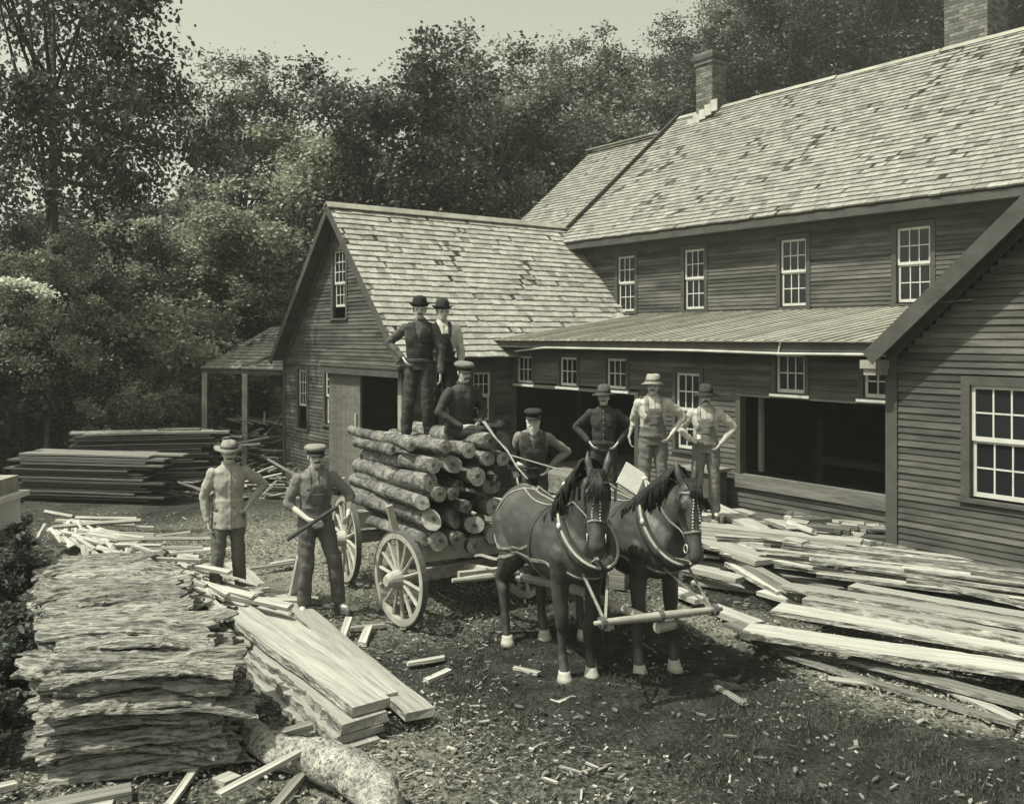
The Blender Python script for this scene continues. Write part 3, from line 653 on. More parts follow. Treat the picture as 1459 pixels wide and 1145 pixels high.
def window(parent,T,a0,a1,z0,z1,cols=3,rows=(2,2),openbot=0.,casing=.09,m=M_trim,label=None,curtain=False,half=False):
    mb=MB()
    for (x0,x1,y0,y1) in ((a0-casing,a0,z0-.02,z1+casing),(a1,a1+casing,z0-.02,z1+casing),(a0,a1,z1,z1+casing)): mb.box((x0,-.03,y0),(x1,.034,y1),T)
    win=mb.build('window',m,parent)
    mb=MB(); mb.box((a0-casing-.02,-.02,z0-.065),(a1+casing+.02,.06,z0-.0215),T); mb.build('sill',M_white if half else m,win)
    if curtain:
        mb=MB()
        for k in range(9):
            q=a0+(a1-a0)*(.30+.05*k); mb.box((q,-.12-.015*(k%2),z0+.02),(q+.05,-.11-.015*(k%2),z1-.12-.02*(k%3)),T)
        mb.build('curtain',mat('pale_curtain_%d'%int(a0*-100),g3(.45,.5)),win)
    tot=sum(rows); zz=z1; H=(z1-z0-openbot)
    for k,rw in enumerate(rows):
        hgt=H*rw/tot; zb=zz-hgt; dep=(-.012 if k==0 else -.040); w=.042; mb=MB(); s=.018
        x0=a0+.003; x1=a1-.003; y1=zz-.002+(0 if k==0 else .02); y0=zb+.002
        mb.box((x0,dep-.028,y0),(x0+w,dep,y1),T); mb.box((x1-w,dep-.028,y0),(x1,dep,y1),T); mb.box((x0+w,dep-.028,y1-w),(x1-w,dep,y1),T); mb.box((x0+w,dep-.028,y0),(x1-w,dep,y0+w*1.2),T)
        for c in range(1,cols):
            q=x0+w+(x1-x0-2*w)*c/cols; mb.box((q-s/2,dep-.024,y0+w*1.2),(q+s/2,dep-.003,y1-w),T)
        for c in range(1,rw):
            q=y0+w*1.2+(y1-y0-w*2.2)*c/rw; mb.box((x0+w,dep-.022,q-s/2),(x1-w,dep-.005,q+s/2),T)
        sash=mb.build('sash',M_white,win)
        mb=MB(); mb.add([T(V(*p)) for p in ((x0+w*.5,dep-.016,y0+w*.5),(x1-w*.5,dep-.016,y0+w*.5),(x1-w*.5,dep-.016,y1-w*.5),(x0+w*.5,dep-.016,y1-w*.5))],[(0,1,2,3)]); mb.build('pane',M_glass,sash)
        zz=zb
    return win
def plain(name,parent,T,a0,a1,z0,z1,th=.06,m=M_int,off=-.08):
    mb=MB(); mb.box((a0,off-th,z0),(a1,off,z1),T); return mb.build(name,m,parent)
# ---- main mill
mill=empty('sawmill_building',BW(-17.2,11.1,0),AZ,'long dark clapboard sawmill with big shingled roof and a lower lean-to front','building')
UW=FV(14.8); MW=FV(11.1)
uph=[(-15.69,-15.12,3.60,4.88),(-13.60,-13.03,3.60,4.88),(-11.10,-10.51,3.60,4.88),(-8.68,-8.07,3.60,4.88),(-5.6,-5.1,3.6,4.87),(-2.6,-2.1,3.6,4.87)]
ho=[(a-.09,b+.09,c-.06,d+.09) for a,b,c,d in uph]
claps('upper_wall',mill,UW,lambda z:(-17.2,4),3.42,5.28,ho,seed=11)
for i,(a,b,c,d) in enumerate(uph): window(mill,UW,a,b,c,d,3,(2,2),curtain=(i in(2,3)))
UPV=(BW(0,18.8,9.05)-BW(0,14.35,5.30)); UPV_n=UPV.normalized(); AL=BW(1,0,0)
eave0=BW(-17.45,14.35,5.30)
shingles('main_roof',mill,eave0,AL,UPV_n,22.5,UPV.length,ex=.152,seed=21,dark=.09,wmin=.12,wmax=.34)
mb=MB(); slab(mb,eave0+UPV_n*.03,AL,UPV_n,22.4,UPV.length-.03,.09,.004); 
b2=BW(-17.45,23.2,5.3); upb=(BW(0,18.8,9.05)-BW(0,23.2,5.3)).normalized(); slab(mb,b2,AL,upb,22.4,5.76,.09,.0)
mb.build('roof_deck',M_trim,mill)
mb=MB(); rp=BW(-17.5,18.8,9.06)
for k in range(9):
    q=rp+AL*2.5*k+V(0,0,.012*math.sin(k*2.)); e=q+AL*2.47+V(0,0,.0); mb.bar(q-UPV_n*.07+V(0,0,.04),e-UPV_n*.07+V(0,0,.04),.17,.022,up=UPV_n.cross(AL)*-1)
    mb.bar(q-upb*.09+V(0,0,.03),e-upb*.09+V(0,0,.03),.17,.022,up=upb.cross(AL))
mb.build('ridge_board',M_tin,mill)
mb=MB(); mb.box((-17.4,.40,5.13),(4,.43,5.27),UW); mb.box((-17.2,.03,5.15),(4,.385,5.18),UW); mb.build('eave_board',M_trim,mill)
mb=MB(); mb.box((-17.2,-.0,5.0),(4,.036,5.14),UW); mb.build('frieze',M_trim,mill)
mb=MB()   # verge of the main roof where it steps above the far section
q=eave0-AL*.06-UPV_n*.1; mb.bar(q+V(0,0,.0),q+UPV_n*(UPV.length+.15),.05,.24,up=UPV_n.cross(AL)*-1); mb.build('verge_board',M_trim,mill)
# far lower section of the roof
shingles('far_roof',mill,BW(-21.05,14.5,5.12),AL,UPV_n,3.75,5.62,ex=.152,seed=31,dark=.04)
mb=MB(); slab(mb,BW(-21.0,14.5,5.12)+UPV_n*.03,AL,UPV_n,3.6,5.55,.08,.004); mb.build('far_roof_deck',M_trim,mill)
mb=MB(); q=BW(-21.1,18.62,8.74); mb.bar(q,q+AL*3.8,.2,.03,up=V(0,0,1)); mb.build('far_ridge_board',M_tin,mill)
gab=MB()
for u in (-20.95,-17.22,3.9): gab.hexa([BW(u,14.85,0),BW(u+.05,14.85,0),BW(u+.05,22.9,0),BW(u,22.9,0),BW(u,14.85,5.0),BW(u+.05,14.85,5.0),BW(u+.05,22.9,5.0),BW(u,22.9,5.0)])
for u,hh in ((-20.95,8.5),(-17.22,8.8)): gab.hexa([BW(u,14.9,5.0),BW(u+.05,14.9,5.0),BW(u+.05,22.8,5.0),BW(u,22.8,5.0),BW(u,18.75,hh),BW(u+.05,18.75,hh),BW(u+.05,18.85,hh),BW(u,18.85,hh)])
gab.build('end_wall',M_clap,mill)
plain('back_wall',mill,FV(22.9),-20.9,3.9,0,5.1,m=M_clap)
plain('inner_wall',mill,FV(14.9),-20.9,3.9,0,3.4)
# brick chimney on the ridge
def brickshaft(name,parent,c,a,b,z0,z1,cap=True,course=.075,seed=2,m=M_brickb,sub=True):
    mb=MB(); mb.box((-a,-b,z0),(a,b,z1),lambda p:c+AL*p.x+BW(0,1,0)*p.y+V(0,0,p.z)); ch=mb.build(name,M_brick,parent)
    r=random.Random(seed); mb=MB(); z=z0; k=0
    while z<z1-.02:
        hb=course-.012
        for (L,T) in ((a,lambda x,d,z:c+AL*x-BW(0,1,0)*(b+d)+V(0,0,z)),(b,lambda x,d,z:c-AL*(a+d)+BW(0,1,0)*x+V(0,0,z)),(b,lambda x,d,z:c+AL*(a+d)+BW(0,1,0)*x+V(0,0,z))):
            x=-L-(course*1.4 if k%2 else 0)
            while x<L:
                s=max(-L,x); e=min(L,x+course*2.7)
                if e-s>.02:
                    t=r.random(); mb.hexa([T(s,-.01,z),T(e,-.01,z),T(e,.008,z),T(s,.008,z),T(s,-.01,z+hb),T(e,-.01,z+hb),T(e,.008,z+hb),T(s,.008,z+hb)],t)
                x+=course*2.8
        z+=course; k+=1
    mb.build('brickwork',m,ch)
    if cap:
        for j,(dd,za,zb) in enumerate(((.05,z1-.05,z1+.06),(.09,z1+.06,z1+.17),(.04,z1+.17,z1+.27))):
            mb=MB(); mb.box((-a-dd,-b-dd,za),(a+dd,b+dd,zb),lambda p:c+AL*p.x+BW(0,1,0)*p.y+V(0,0,p.z)); mb.build('cap_course',M_trim if j==1 else M_brickb,ch)
    return ch
chm=brickshaft('chimney',mill,BW(-16.25,18.7,0),.27,.27,8.2,10.25)
mb=MB()
for k in range(5):
    q=BW(-16.72+.20*k,18.30,8.63); mb.box((0,0,.0+.0*k),(.22,.03,.22+.02*k),lambda p,k=k:BW(-16.72+.2*k,18.32-.0,8.58+.07*k)+AL*p.x-BW(0,1,0)*p.y+V(0,0,p.z))
mb.build('flashing',mat('pale_flashing',g3(.6,.4),.5),chm)
# ---- lean-to front
le=BW(-14.95,10.68,2.93); lu=(BW(0,14.78,3.50)-BW(0,10.68,2.93)); lul=lu.length; lu=lu.normalized()
le0=BW(-17.3,10.68,2.93)
mb=MB(); slab(mb,BW(-14.9,10.68,2.93),AL,lu,8.9,lul,.05,0)
slab(mb,BW(-16.5,12.6,2.93+.267),AL,lu,1.6,lul-1.93,.05,0)
r=random.Random(5)
for k in range(48):   # long roofing boards with battens
    x=-14.9+k*.185; t=r.random(); p=BW(x,10.62,2.93); n=AL.cross(lu).normalized()
    mb.hexa([p,p+AL*.172,p+AL*.172+lu*lul,p+lu*lul]+[q+n*(.016+.006*r.random()) for q in (p,p+AL*.172,p+AL*.172+lu*lul,p+lu*lul)],t)
    mb.bar(p+AL*.178+n*.02,p+AL*.178+lu*lul+n*.02,.03,.03,up=n,t=t)
mb.build('lean_to_roof',M_tin,mill)
lho=[(-14.72,-14.22,2.08,2.62),(-13.36,-12.86,2.08,2.62),(-12.05,-11.55,2.08,2.62),(-10.38,-9.86,1.18,2.42),(-8.40,-7.90,2.19,2.76),(-6.98,-6.45,2.19,2.62)]
bays=[(-14.85,-11.33,0.,2.0),(-9.04,-6.2,.92,2.10)]
ho=[(a-.07,b+.07,c-.05,d+.07) for a,b,c,d in lho]+[(a-(.09 if i else 0),b+.09,c,d+.09) for i,(a,b,c,d) in enumerate(bays)]
claps('lean_to_wall',mill,MW,lambda z:(-14.9,-6.0),.35,2.80,ho,seed=12)
for i,(a,b,c,d) in enumerate(lho):
    if i==3: window(mill,MW,a,b,c,d,3,(2,2),casing=.07)
    else: window(mill,MW,a,b,c,d,3,(2,),casing=.07,half=True)
mb=MB(); mb.box((-14.9,-.02,2.0),(-11.33,.036,2.06),MW); mb.box((-11.33,-.04,0),(-11.24,.036,2.06),MW); mb.box((-14.9,-.04,0),(-14.8,.036,2.0),MW); mb.build('bay_frame',M_trim,mill)
mb=MB(); mb.box((-9.13,-.10,.75),(-9.04,.04,2.19),MW); mb.box((-9.04,-.10,2.10),(-6.2,.038,2.19),MW); mb.build('bay_frame',M_trim,mill)
mb=MB(); mb.box((-9.13,-.06,.72),(-6.0,.06,.92),MW,); mb.build('sill_beam',mat('worn_sill_beam',g3(.17,.4),.9,.5,3,(.4,3,3),.5),mill)
mb=MB(); mb.box((-9.03,-.45,.92),(-8.97,-.38,2.1),MW); mb.build('inner_post',M_post,mill)
mb=MB(); mb.box((-14.9,-.03,0),(-6.0,.015,.36),MW); mb.build('foundation',M_found,mill)
mb=MB(); mb.box((-14.9,.39,2.80),(-6.1,.42,2.925),MW); mb.box((-14.9,.02,2.84),(-6.1,.385,2.86),MW); mb.build('lean_to_eave_board',M_trim,mill)
mb=MB(); mb.tube([MW(V(-13.3,.44,2.80)),MW(V(-9.6,.44,2.79)),MW(V(-8.0,.44,2.765)),MW(V(-6.3,.44,2.775))],.020,8); mb.tube([MW(V(-13.3,.44,2.80)),MW(V(-14.4,.30,2.72))],.02,8)
g_=mb.build('gutter_pipe',mat('pale_pipe',g3(.55,.5),.5),mill)
mb=MB(); mb.tube([MW(V(-8.05,.44,2.74)),MW(V(-8.0,.44,2.93)),MW(V(-7.9,.46,2.98))],.012,6); mb.build('pipe_hook',M_metal,g_)
mb=MB(); mb.box((-14.9,-3.7,.28),(-6.0,-.05,.34),MW); mb.build('floor_board',M_lumold,mill)
# things seen in the dark inside: saw frame uprights
fr_=empty('saw_frame',MW(V(-8.2,-1.2,.34)),AZ,'shadowy timber saw frame standing inside the wide open bay','machine')
for a,z in ((-8.5,1.7),(-7.2,1.5)):
    mb=MB(); mb.box((a,-1.25,.34),(a+.12,-1.1,z),MW); mb.build('upright',M_int,fr_)
mb=MB(); mb.box((-8.6,-1.3,1.05),(-7.0,-1.05,1.15),MW); mb.build('cross_beam',M_int,fr_)
# ---- left wing, gable to the yard
wing=empty('gabled_wing',BW(-17.5,8.3,-.35),AZ,'dark clapboard wing with steep shingled gable roof and sliding barn door','building')
GW=FV(8.6); APU,APZ=-17.60,5.74
def gprof(z):
    hw=min(2.94,(APZ-.06-z)/1.03); return (APU-hw-.0,APU+hw+.0)
gh=[(-17.95,-17.36,3.42,4.84),(-19.79,-19.30,.92,2.25),(-18.36,-17.94,1.12,2.29)]
ho=[(a-.08,b+.08,c-.06,d+.08) for a,b,c,d in gh]+[(-17.95,-14.97,-.4,2.36)]
claps('gable_wall',wing,GW,gprof,-.1,5.6,ho,seed=14)
window(wing,GW,*gh[0],3,(3,2),openbot=.22); window(wing,GW,*gh[1],3,(3,),openbot=.50); window(wing,GW,*gh[2],3,(3,3))
UR=(BW(APU,0,APZ)-BW(-14.60,0,2.60)); url=UR.length; UR=UR.normalized(); ULf=(BW(APU,0,APZ)-BW(-20.72,0,2.47)); ull=ULf.length; ULf=ULf.normalized(); AV=BW(0,1,0)
def wlim(x,y): return True
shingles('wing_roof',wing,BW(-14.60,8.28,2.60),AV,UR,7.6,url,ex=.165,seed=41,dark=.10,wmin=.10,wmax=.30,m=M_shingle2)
shingles('wing_roof_far_slope',wing,BW(-20.72,8.28,2.47),AV,ULf,7.0,ull,ex=.22,seed=42)
mb=MB(); slab(mb,BW(-14.60,8.30,2.60)+UR*.03,AV,UR,7.4,url-.03,.07,.004); slab(mb,BW(-20.72,8.30,2.47)+ULf*.03,AV,ULf,7.0,ull-.03,.07,.004); mb.build('roof_deck',M_trim,wing)
mb=MB(); mb.bar(BW(APU+.06,8.24,APZ+.03),BW(APU+.06,15.2,APZ+.03),.17,.025,up=UR.cross(AV)); mb.bar(BW(APU-.08,8.24,APZ+.0),BW(APU-.08,15.0,APZ+.0),.17,.025,up=ULf.cross(AV)); mb.build('ridge_board',M_tin,wing)
mb=MB()
for P,U_,l,sgn in ((BW(-14.60,8.27,2.53),UR,url,1),(BW(-20.72,8.27,2.40),ULf,ull,-1)): mb.bar(P,P+U_*(l+.02),.03,.14,up=V(0,0,1))
for P,U_,l in ((BW(-14.80,8.57,2.60),UR,url-.4),(BW(-20.50,8.57,2.50),ULf,ull-.4)): mb.bar(P,P+U_*l,.03,.12,up=V(0,0,1))
mb.build('rake_board',M_trim,wing)
mb=MB(); mb.box((-20.66,-.03,-.6),(-20.53,.038,2.5),GW); mb.build('corner_board',M_trim,wing)
mb=MB(); mb.box((-14.98,-.03,-.5),(-14.87,.038,2.4),GW); mb.build('corner_board',M_trim,wing)
mb=MB(); mb.box((-20.6,-.1,-.7),(-17.96,.03,-.08),GW); mb.build('foundation',M_found,wing)
SW=FU(-14.9)
sh_=[(10.12,10.55,1.33,2.30)]
claps('side_wall',wing,SW,lambda z:(8.6,11.1),0,2.62,[(10.03,10.64,1.27,2.38)],seed=15)
window(wing,SW,*sh_[0],3,(2,2))
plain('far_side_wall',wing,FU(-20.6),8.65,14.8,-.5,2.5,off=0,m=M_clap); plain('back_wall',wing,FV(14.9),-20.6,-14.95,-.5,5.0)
# hood, door, opening, bright jamb post
mb=MB(); mb.box((-18.12,.0,2.39),(-14.76,.26,2.43),GW); mb.box((-18.12,.20,2.24),(-14.76,.24,2.39),GW); mb.build('door_hood',M_trim,wing)
mb=MB(); r=random.Random(3)
for k in range(7):
    x=-17.98+k*.205; mb.box((x,.055+.003*r.random(),-.2),(x+.2,.10+.003*r.random(),2.23),GW,t=r.random())
dr=mb.build('sliding_door',mat('worn_door_board',g3(.15,.6),.8,.3,3,(1,1,4),tone=.4),wing)
mb=MB(); mb.box((-16.72,.10,.9),(-16.66,.14,1.45),GW); mb.build('handle',M_post,dr)
mb=MB(); mb.box((-15.12,-.12,-.3),(-14.98,.045,2.36),GW); mb.build('door_post',M_post,wing)
mb=MB(); mb.box((-17.3,-2.7,-.2),(-15.0,-.1,.12),GW); mb.build('floor',M_lumold,wing)
# ---- right wing
rw=empty('near_wing',BW(-6.1,10.3,0),AZ,'near dark clapboard gabled wing at the right with one tall white-sashed window','building')
RW=FV(10.3)
rprof=lambda z:(max(-6.1,-2.2-(6.25-z)/.915), min(1.4,-2.2+(6.25-z)/.915))
rh=[(-5.15,-4.47,1.20,2.46)]
claps('gable_wall',rw,RW,rprof,.35,6.0,[(-5.25,-4.37,1.14,2.56)],seed=16)
window(rw,RW,*rh[0],3,(2,2),casing=.10)
mb=MB(); mb.box((-6.17,-.03,.0),(-6.02,.04,2.86),RW); mb.build('corner_board',M_trim,rw)
mb=MB(); mb.box((-6.1,-.04,-.1),(1.4,.014,.36),RW); mb.build('foundation',M_found,rw)
ru=(BW(-2.2,0,6.48)-BW(-6.24,0,2.81)); rul=ru.length; ru=ru.normalized(); rv=(BW(-2.2,0,6.48)-BW(1.82,0,2.8)).normalized()
shingles('roof',rw,BW(-6.24,10.0,2.81),AV,ru,5.0,rul,seed=51); 
mb=MB(); slab(mb,BW(-6.24,10.02,2.81)+ru*.03,AV,ru,4.9,rul-.03,.07,.004); slab(mb,BW(1.62,10.02,2.80),AV,rv,4.9,rul,.07,.004); mb.build('roof_deck',M_trim,rw)
mb=MB(); mb.bar(BW(-6.23,9.985,2.74),BW(-2.2,9.985,6.40),.035,.19,up=V(0,0,1)); mb.bar(BW(-6.10,10.26,2.80),BW(-2.2,10.26,6.33),.03,.14,up=V(0,0,1)); mb.bar(BW(1.8,9.985,2.72),BW(-2.2,9.985,6.40),.035,.19); mb.build('rake_board',M_trim,rw)
mb=MB(); mb.box((-6.33,.02,2.62),(-6.12,.33,2.72),RW); mb.box((-6.30,.02,2.54),(-6.14,.30,2.62),RW); mb.build('eave_return',M_post,rw)
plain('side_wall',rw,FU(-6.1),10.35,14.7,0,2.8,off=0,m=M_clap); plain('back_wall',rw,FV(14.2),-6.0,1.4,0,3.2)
# wire seen on the near gable
mb=MB(); mb.tube([RW(V(-5.75,.05,3.18)),RW(V(-5.65,.06,3.32)),RW(V(-5.5,.06,3.40)),RW(V(-5.1,.05,3.42))],.007,5); mb.build('wire',M_post,rw)
# ---- big stack behind the mill
stk=empty('brick_smokestack',BW(-12.8,26,0),AZ,'broad brick smokestack rising behind the mill roof at the right','smokestack')
brickshaft('shaft',stk,BW(-12.85,26,0),.60,.60,2,18,cap=False,course=.10,seed=8)
# ---- low bench box by the lean-to wall
bx=empty('wooden_bench_box',G(1030,700,.2),AZ,'small dark wooden box against the lean-to wall beside the wide bay','box')
mb=MB(); mb.box((-9.75,.15,.0),(-9.20,.55,.95),MW); mb.build('box_body',M_trim,bx)
mb=MB(); mb.box((-9.8,.12,.953),(-9.15,.6,1.0),MW); mb.build('box_lid',M_lumold,bx)
# ================================================================ open shed at left
shd=empty('open_shed',(-6.2,22,-.4),0,'small open-fronted shed with shingled roof on two pale posts','shed')
E0=V(-7.92,23.1,2.20); E1=V(-5.40,21.75,2.20); B0=V(-7.45,25.9,3.3); 
al=(E1-E0).normalized(); up=(B0-E0); up=(up-al*up.dot(al)); ul=2.9; up=up.normalized()
shingles('shed_roof',shd,E0,al,up,(E1-E0).length,ul,ex=.2,seed=61,dark=.12)
mb=MB(); slab(mb,E0+up*.03,al,up,(E1-E0).length,ul,.06,.004); mb.build('roof_deck',M_trim,shd)
mb=MB(); mb.bar(E0-V(0,0,.09)+up*.06,E1-V(0,0,.09)+up*.06,.06,.10); mb.build('front_beam',M_trim,shd)
for px in (296,352):
    t=(px-296)/109.; p=E0.lerp(E1,.06+t*.93); p.z=-.4
    mb=MB(); mb.bar(p,V(p.x,p.y+.02,2.1),.13,.13,up=V(0,1,0)); mb.build('post',M_post,shd)
mb=MB(); r=random.Random(9)
for k in range(15):
    z=-.35+k*.19; a=E0+up*2.7; b=E1+up*2.7; a.z=b.z=z; mb.bar(a,b,.02,.15+.03*r.random(),t=r.random())
mb.build('back_slats',M_trim,shd)
mb=MB(); a=E0+up*1.3; b=E1+up*1.3; a.z=.85; b.z=.82; mb.bar(a,b,.5,.04); mb.build('shelf',M_lumold,shd)
# ================================================================ ground
def gz(x,y):
    z=-.38*sm(11,19,y)*(1-sm(-2.5,1.5,x))
    hill=sm(26,60,y)*(6+9*sm(-12,22,x)) + sm(24,34,y)*1.0*(1-sm(-9,-3,x))
    return z+hill+ (.0 if y<3 else .018*N(x*1.7,y*1.7)+.03*N(x*.5,y*.5,4))
def grid_axis(lo,hi,flo,fhi,fs):
    a=list(np.arange(flo,fhi+1e-6,fs)); s=fs; x=flo
    while x>lo: s*=1.22; x-=s; a.insert(0,x)
    s=fs; x=a[-1]
    while x<hi: s*=1.22; x+=s; a.append(x)
    return a
xs=grid_axis(-260,260,-7.5,7.5,.10); ys=grid_axis(-30,300,4.5,14,.10)
mb=MB(); nx=len(xs)
def litter(x,y):
    d=.20+.24*N(x*.7,y*.7,2)
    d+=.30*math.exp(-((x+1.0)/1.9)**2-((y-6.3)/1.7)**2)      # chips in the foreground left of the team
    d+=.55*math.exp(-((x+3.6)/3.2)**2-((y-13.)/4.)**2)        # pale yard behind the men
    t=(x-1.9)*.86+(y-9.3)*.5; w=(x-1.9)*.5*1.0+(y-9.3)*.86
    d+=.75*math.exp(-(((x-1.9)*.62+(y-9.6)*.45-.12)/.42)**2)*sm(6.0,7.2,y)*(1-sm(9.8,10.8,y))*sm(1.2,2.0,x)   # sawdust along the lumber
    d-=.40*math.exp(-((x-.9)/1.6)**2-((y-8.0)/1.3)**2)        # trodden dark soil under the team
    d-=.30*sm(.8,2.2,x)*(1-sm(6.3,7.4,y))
    return max(0,min(1,d))
vs=[];lv=[]
for y in ys:
    for x in xs:
        near=abs(x)<8 and 4<y<14.5
        vs.append((x,y,gz(x,y)+(.030*N(x*3.1,y*3.1,7)+.022*N(x*6,y*6)+.013*N(x*13,y*13,3) if near else 0)))
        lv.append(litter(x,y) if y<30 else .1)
        if near:      # wheel ruts and hoof prints
            q=0.
            for ox,oy in ((-1.165,9.46),(.19,10.2),(-2.9,8.6),(.9,6.9)):
                dd=abs((x-ox)*.888+(y-oy)*.46+.10*N(x*.5,y*.5,3)); al_=(x-ox)*.46-(y-oy)*.888
                if al_<(.2 if oy>9 else 9): q-=.045*math.exp(-(dd/.055)**2)-.022*math.exp(-((dd-.11)/.05)**2)
            hx_=N(x*3.3,y*3.3,60); q-=.05*max(0,hx_-.32)*3
            vx=vs[-1]; vs[-1]=(vx[0],vx[1],vx[2]+q)
fs=[(j*nx+i,j*nx+i+1,(j+1)*nx+i+1,(j+1)*nx+i) for j in range(len(ys)-1) for i in range(nx-1)]
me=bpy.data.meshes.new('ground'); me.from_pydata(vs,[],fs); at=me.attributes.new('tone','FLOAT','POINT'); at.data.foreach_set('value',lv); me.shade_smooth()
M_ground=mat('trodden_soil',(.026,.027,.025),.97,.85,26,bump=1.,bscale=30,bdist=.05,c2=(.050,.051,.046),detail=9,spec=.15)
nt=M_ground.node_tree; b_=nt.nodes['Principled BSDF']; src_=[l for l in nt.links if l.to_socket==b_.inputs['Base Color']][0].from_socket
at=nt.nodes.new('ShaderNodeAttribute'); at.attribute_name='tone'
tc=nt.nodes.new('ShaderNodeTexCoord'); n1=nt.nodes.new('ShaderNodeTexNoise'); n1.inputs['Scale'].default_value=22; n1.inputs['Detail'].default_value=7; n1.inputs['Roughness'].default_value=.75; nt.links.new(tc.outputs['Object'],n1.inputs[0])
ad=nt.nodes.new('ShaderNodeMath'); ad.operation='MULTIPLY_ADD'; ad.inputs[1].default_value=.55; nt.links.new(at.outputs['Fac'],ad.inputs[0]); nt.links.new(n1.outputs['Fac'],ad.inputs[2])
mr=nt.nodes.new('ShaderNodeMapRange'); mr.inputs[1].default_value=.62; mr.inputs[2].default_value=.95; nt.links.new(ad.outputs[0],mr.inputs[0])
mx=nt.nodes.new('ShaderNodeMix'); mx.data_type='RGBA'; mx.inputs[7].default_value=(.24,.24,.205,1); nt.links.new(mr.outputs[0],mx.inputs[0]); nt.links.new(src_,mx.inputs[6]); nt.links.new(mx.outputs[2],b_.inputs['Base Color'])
me.materials.append(M_ground)
gr=bpy.data.objects.new('ground',me); col.objects.link(gr); tag(gr,kind='structure')
# loose chips and bark crumbs
mb=MB(); r=random.Random(77); n=0
while n<26000:
    y=4.8+ (r.random()**1.35)*12.5; x=r.uniform(-.62,.62)*y*1.0
    L_=litter(x,y)
    if r.random()>(L_**1.7*1.3+.03)*(.35+1.3*max(0,N(x*1.6,y*1.6,31)+.35)): continue
    n+=1
    big=r.random()<.05
    l=r.uniform(.012,.045)*(2.4 if big else 1); w=r.uniform(.005,.020)*(1.6 if big else 1); a=r.uniform(0,PI); z=gz(x,y)+.012+r.random()*.02; ti=r.uniform(-.3,.3); tj=r.uniform(-.4,.4)
    d=V(math.cos(a),math.sin(a),ti)*l/2; e=V(-math.sin(a),math.cos(a),tj)*w/2; c=V(x,y,z+abs(ti)*l*.5); u=V(0,0,.0035)
    mb.hexa([c-d-e-u,c+d-e*.7-u,c+d*.9+e-u,c-d+e*.8-u,c-d-e+u,c+d-e*.7+u,c+d*.9+e+u,c-d+e*.8+u],r.random()**1.5*1.1)
o=mb.build('wood_chips',M_chip,smooth=False); mbs=mb; mb=MB()
for i in range(1100):
    y=5.0+r.random()**1.3*8; x=r.uniform(-.45,.55)*y
    if N(x*1.1,y*1.1,50)<-.05: continue
    l=r.uniform(.03,.11); w=r.uniform(.008,.028); a=r.uniform(0,PI); z=gz(x,y)+.02; d=V(math.cos(a),math.sin(a),r.uniform(-.1,.15))*l/2; e=V(-math.sin(a),math.cos(a),r.uniform(-.3,.3))*w/2; c=V(x,y,z); u=V(0,0,.006); q=[-d-e*r.uniform(.3,1),-d*.2-e*1.2,d-e*r.uniform(.1,1),d*.8+e*r.uniform(.3,1),e*1.1-d*.1,-d*.9+e*r.uniform(.2,1)]
    mb.add([c+p-u for p in q]+[c+p+u for p in q],[(5,4,3,2,1,0),(6,7,8,9,10,11)]+[(k,(k+1)%6,6+(k+1)%6,6+k) for k in range(6)],r.random()*.6)
tag(mb.build('bark_scraps',M_chip),'dark bark scraps and broken slivers strewn over the soil','bark scraps',kind='stuff')
tag(o,'pale wood chips and bark crumbs scattered over the dark yard soil','wood chips',kind='stuff')
# tufts of trodden grass at the right foreground and yard edges
mb=MB(); n=0
M_grass=mat('trampled_grass',(.070,.076,.060),.7,.3,2,tone=1.6,bump=0)
while n<15000:
    y=r.uniform(4.9,10.5); x=r.uniform(-.5,4.2)
    if N(x*.9,y*.9,8)<.02 or litter(x,y)>.4: continue
    n+=1; h=r.uniform(.015,.06); a=r.uniform(0,2*PI); c=V(x,y,gz(x,y)); d=V(math.cos(a),math.sin(a),0)*.004; t=V(r.uniform(-.03,.03),r.uniform(-.03,.03),h)
    mb.add([c-d,c+d,c+t],[(0,1,2)],r.random())
tag(mb.build('grass',M_grass),'short trampled grass in dark soil','grass',kind='stuff')
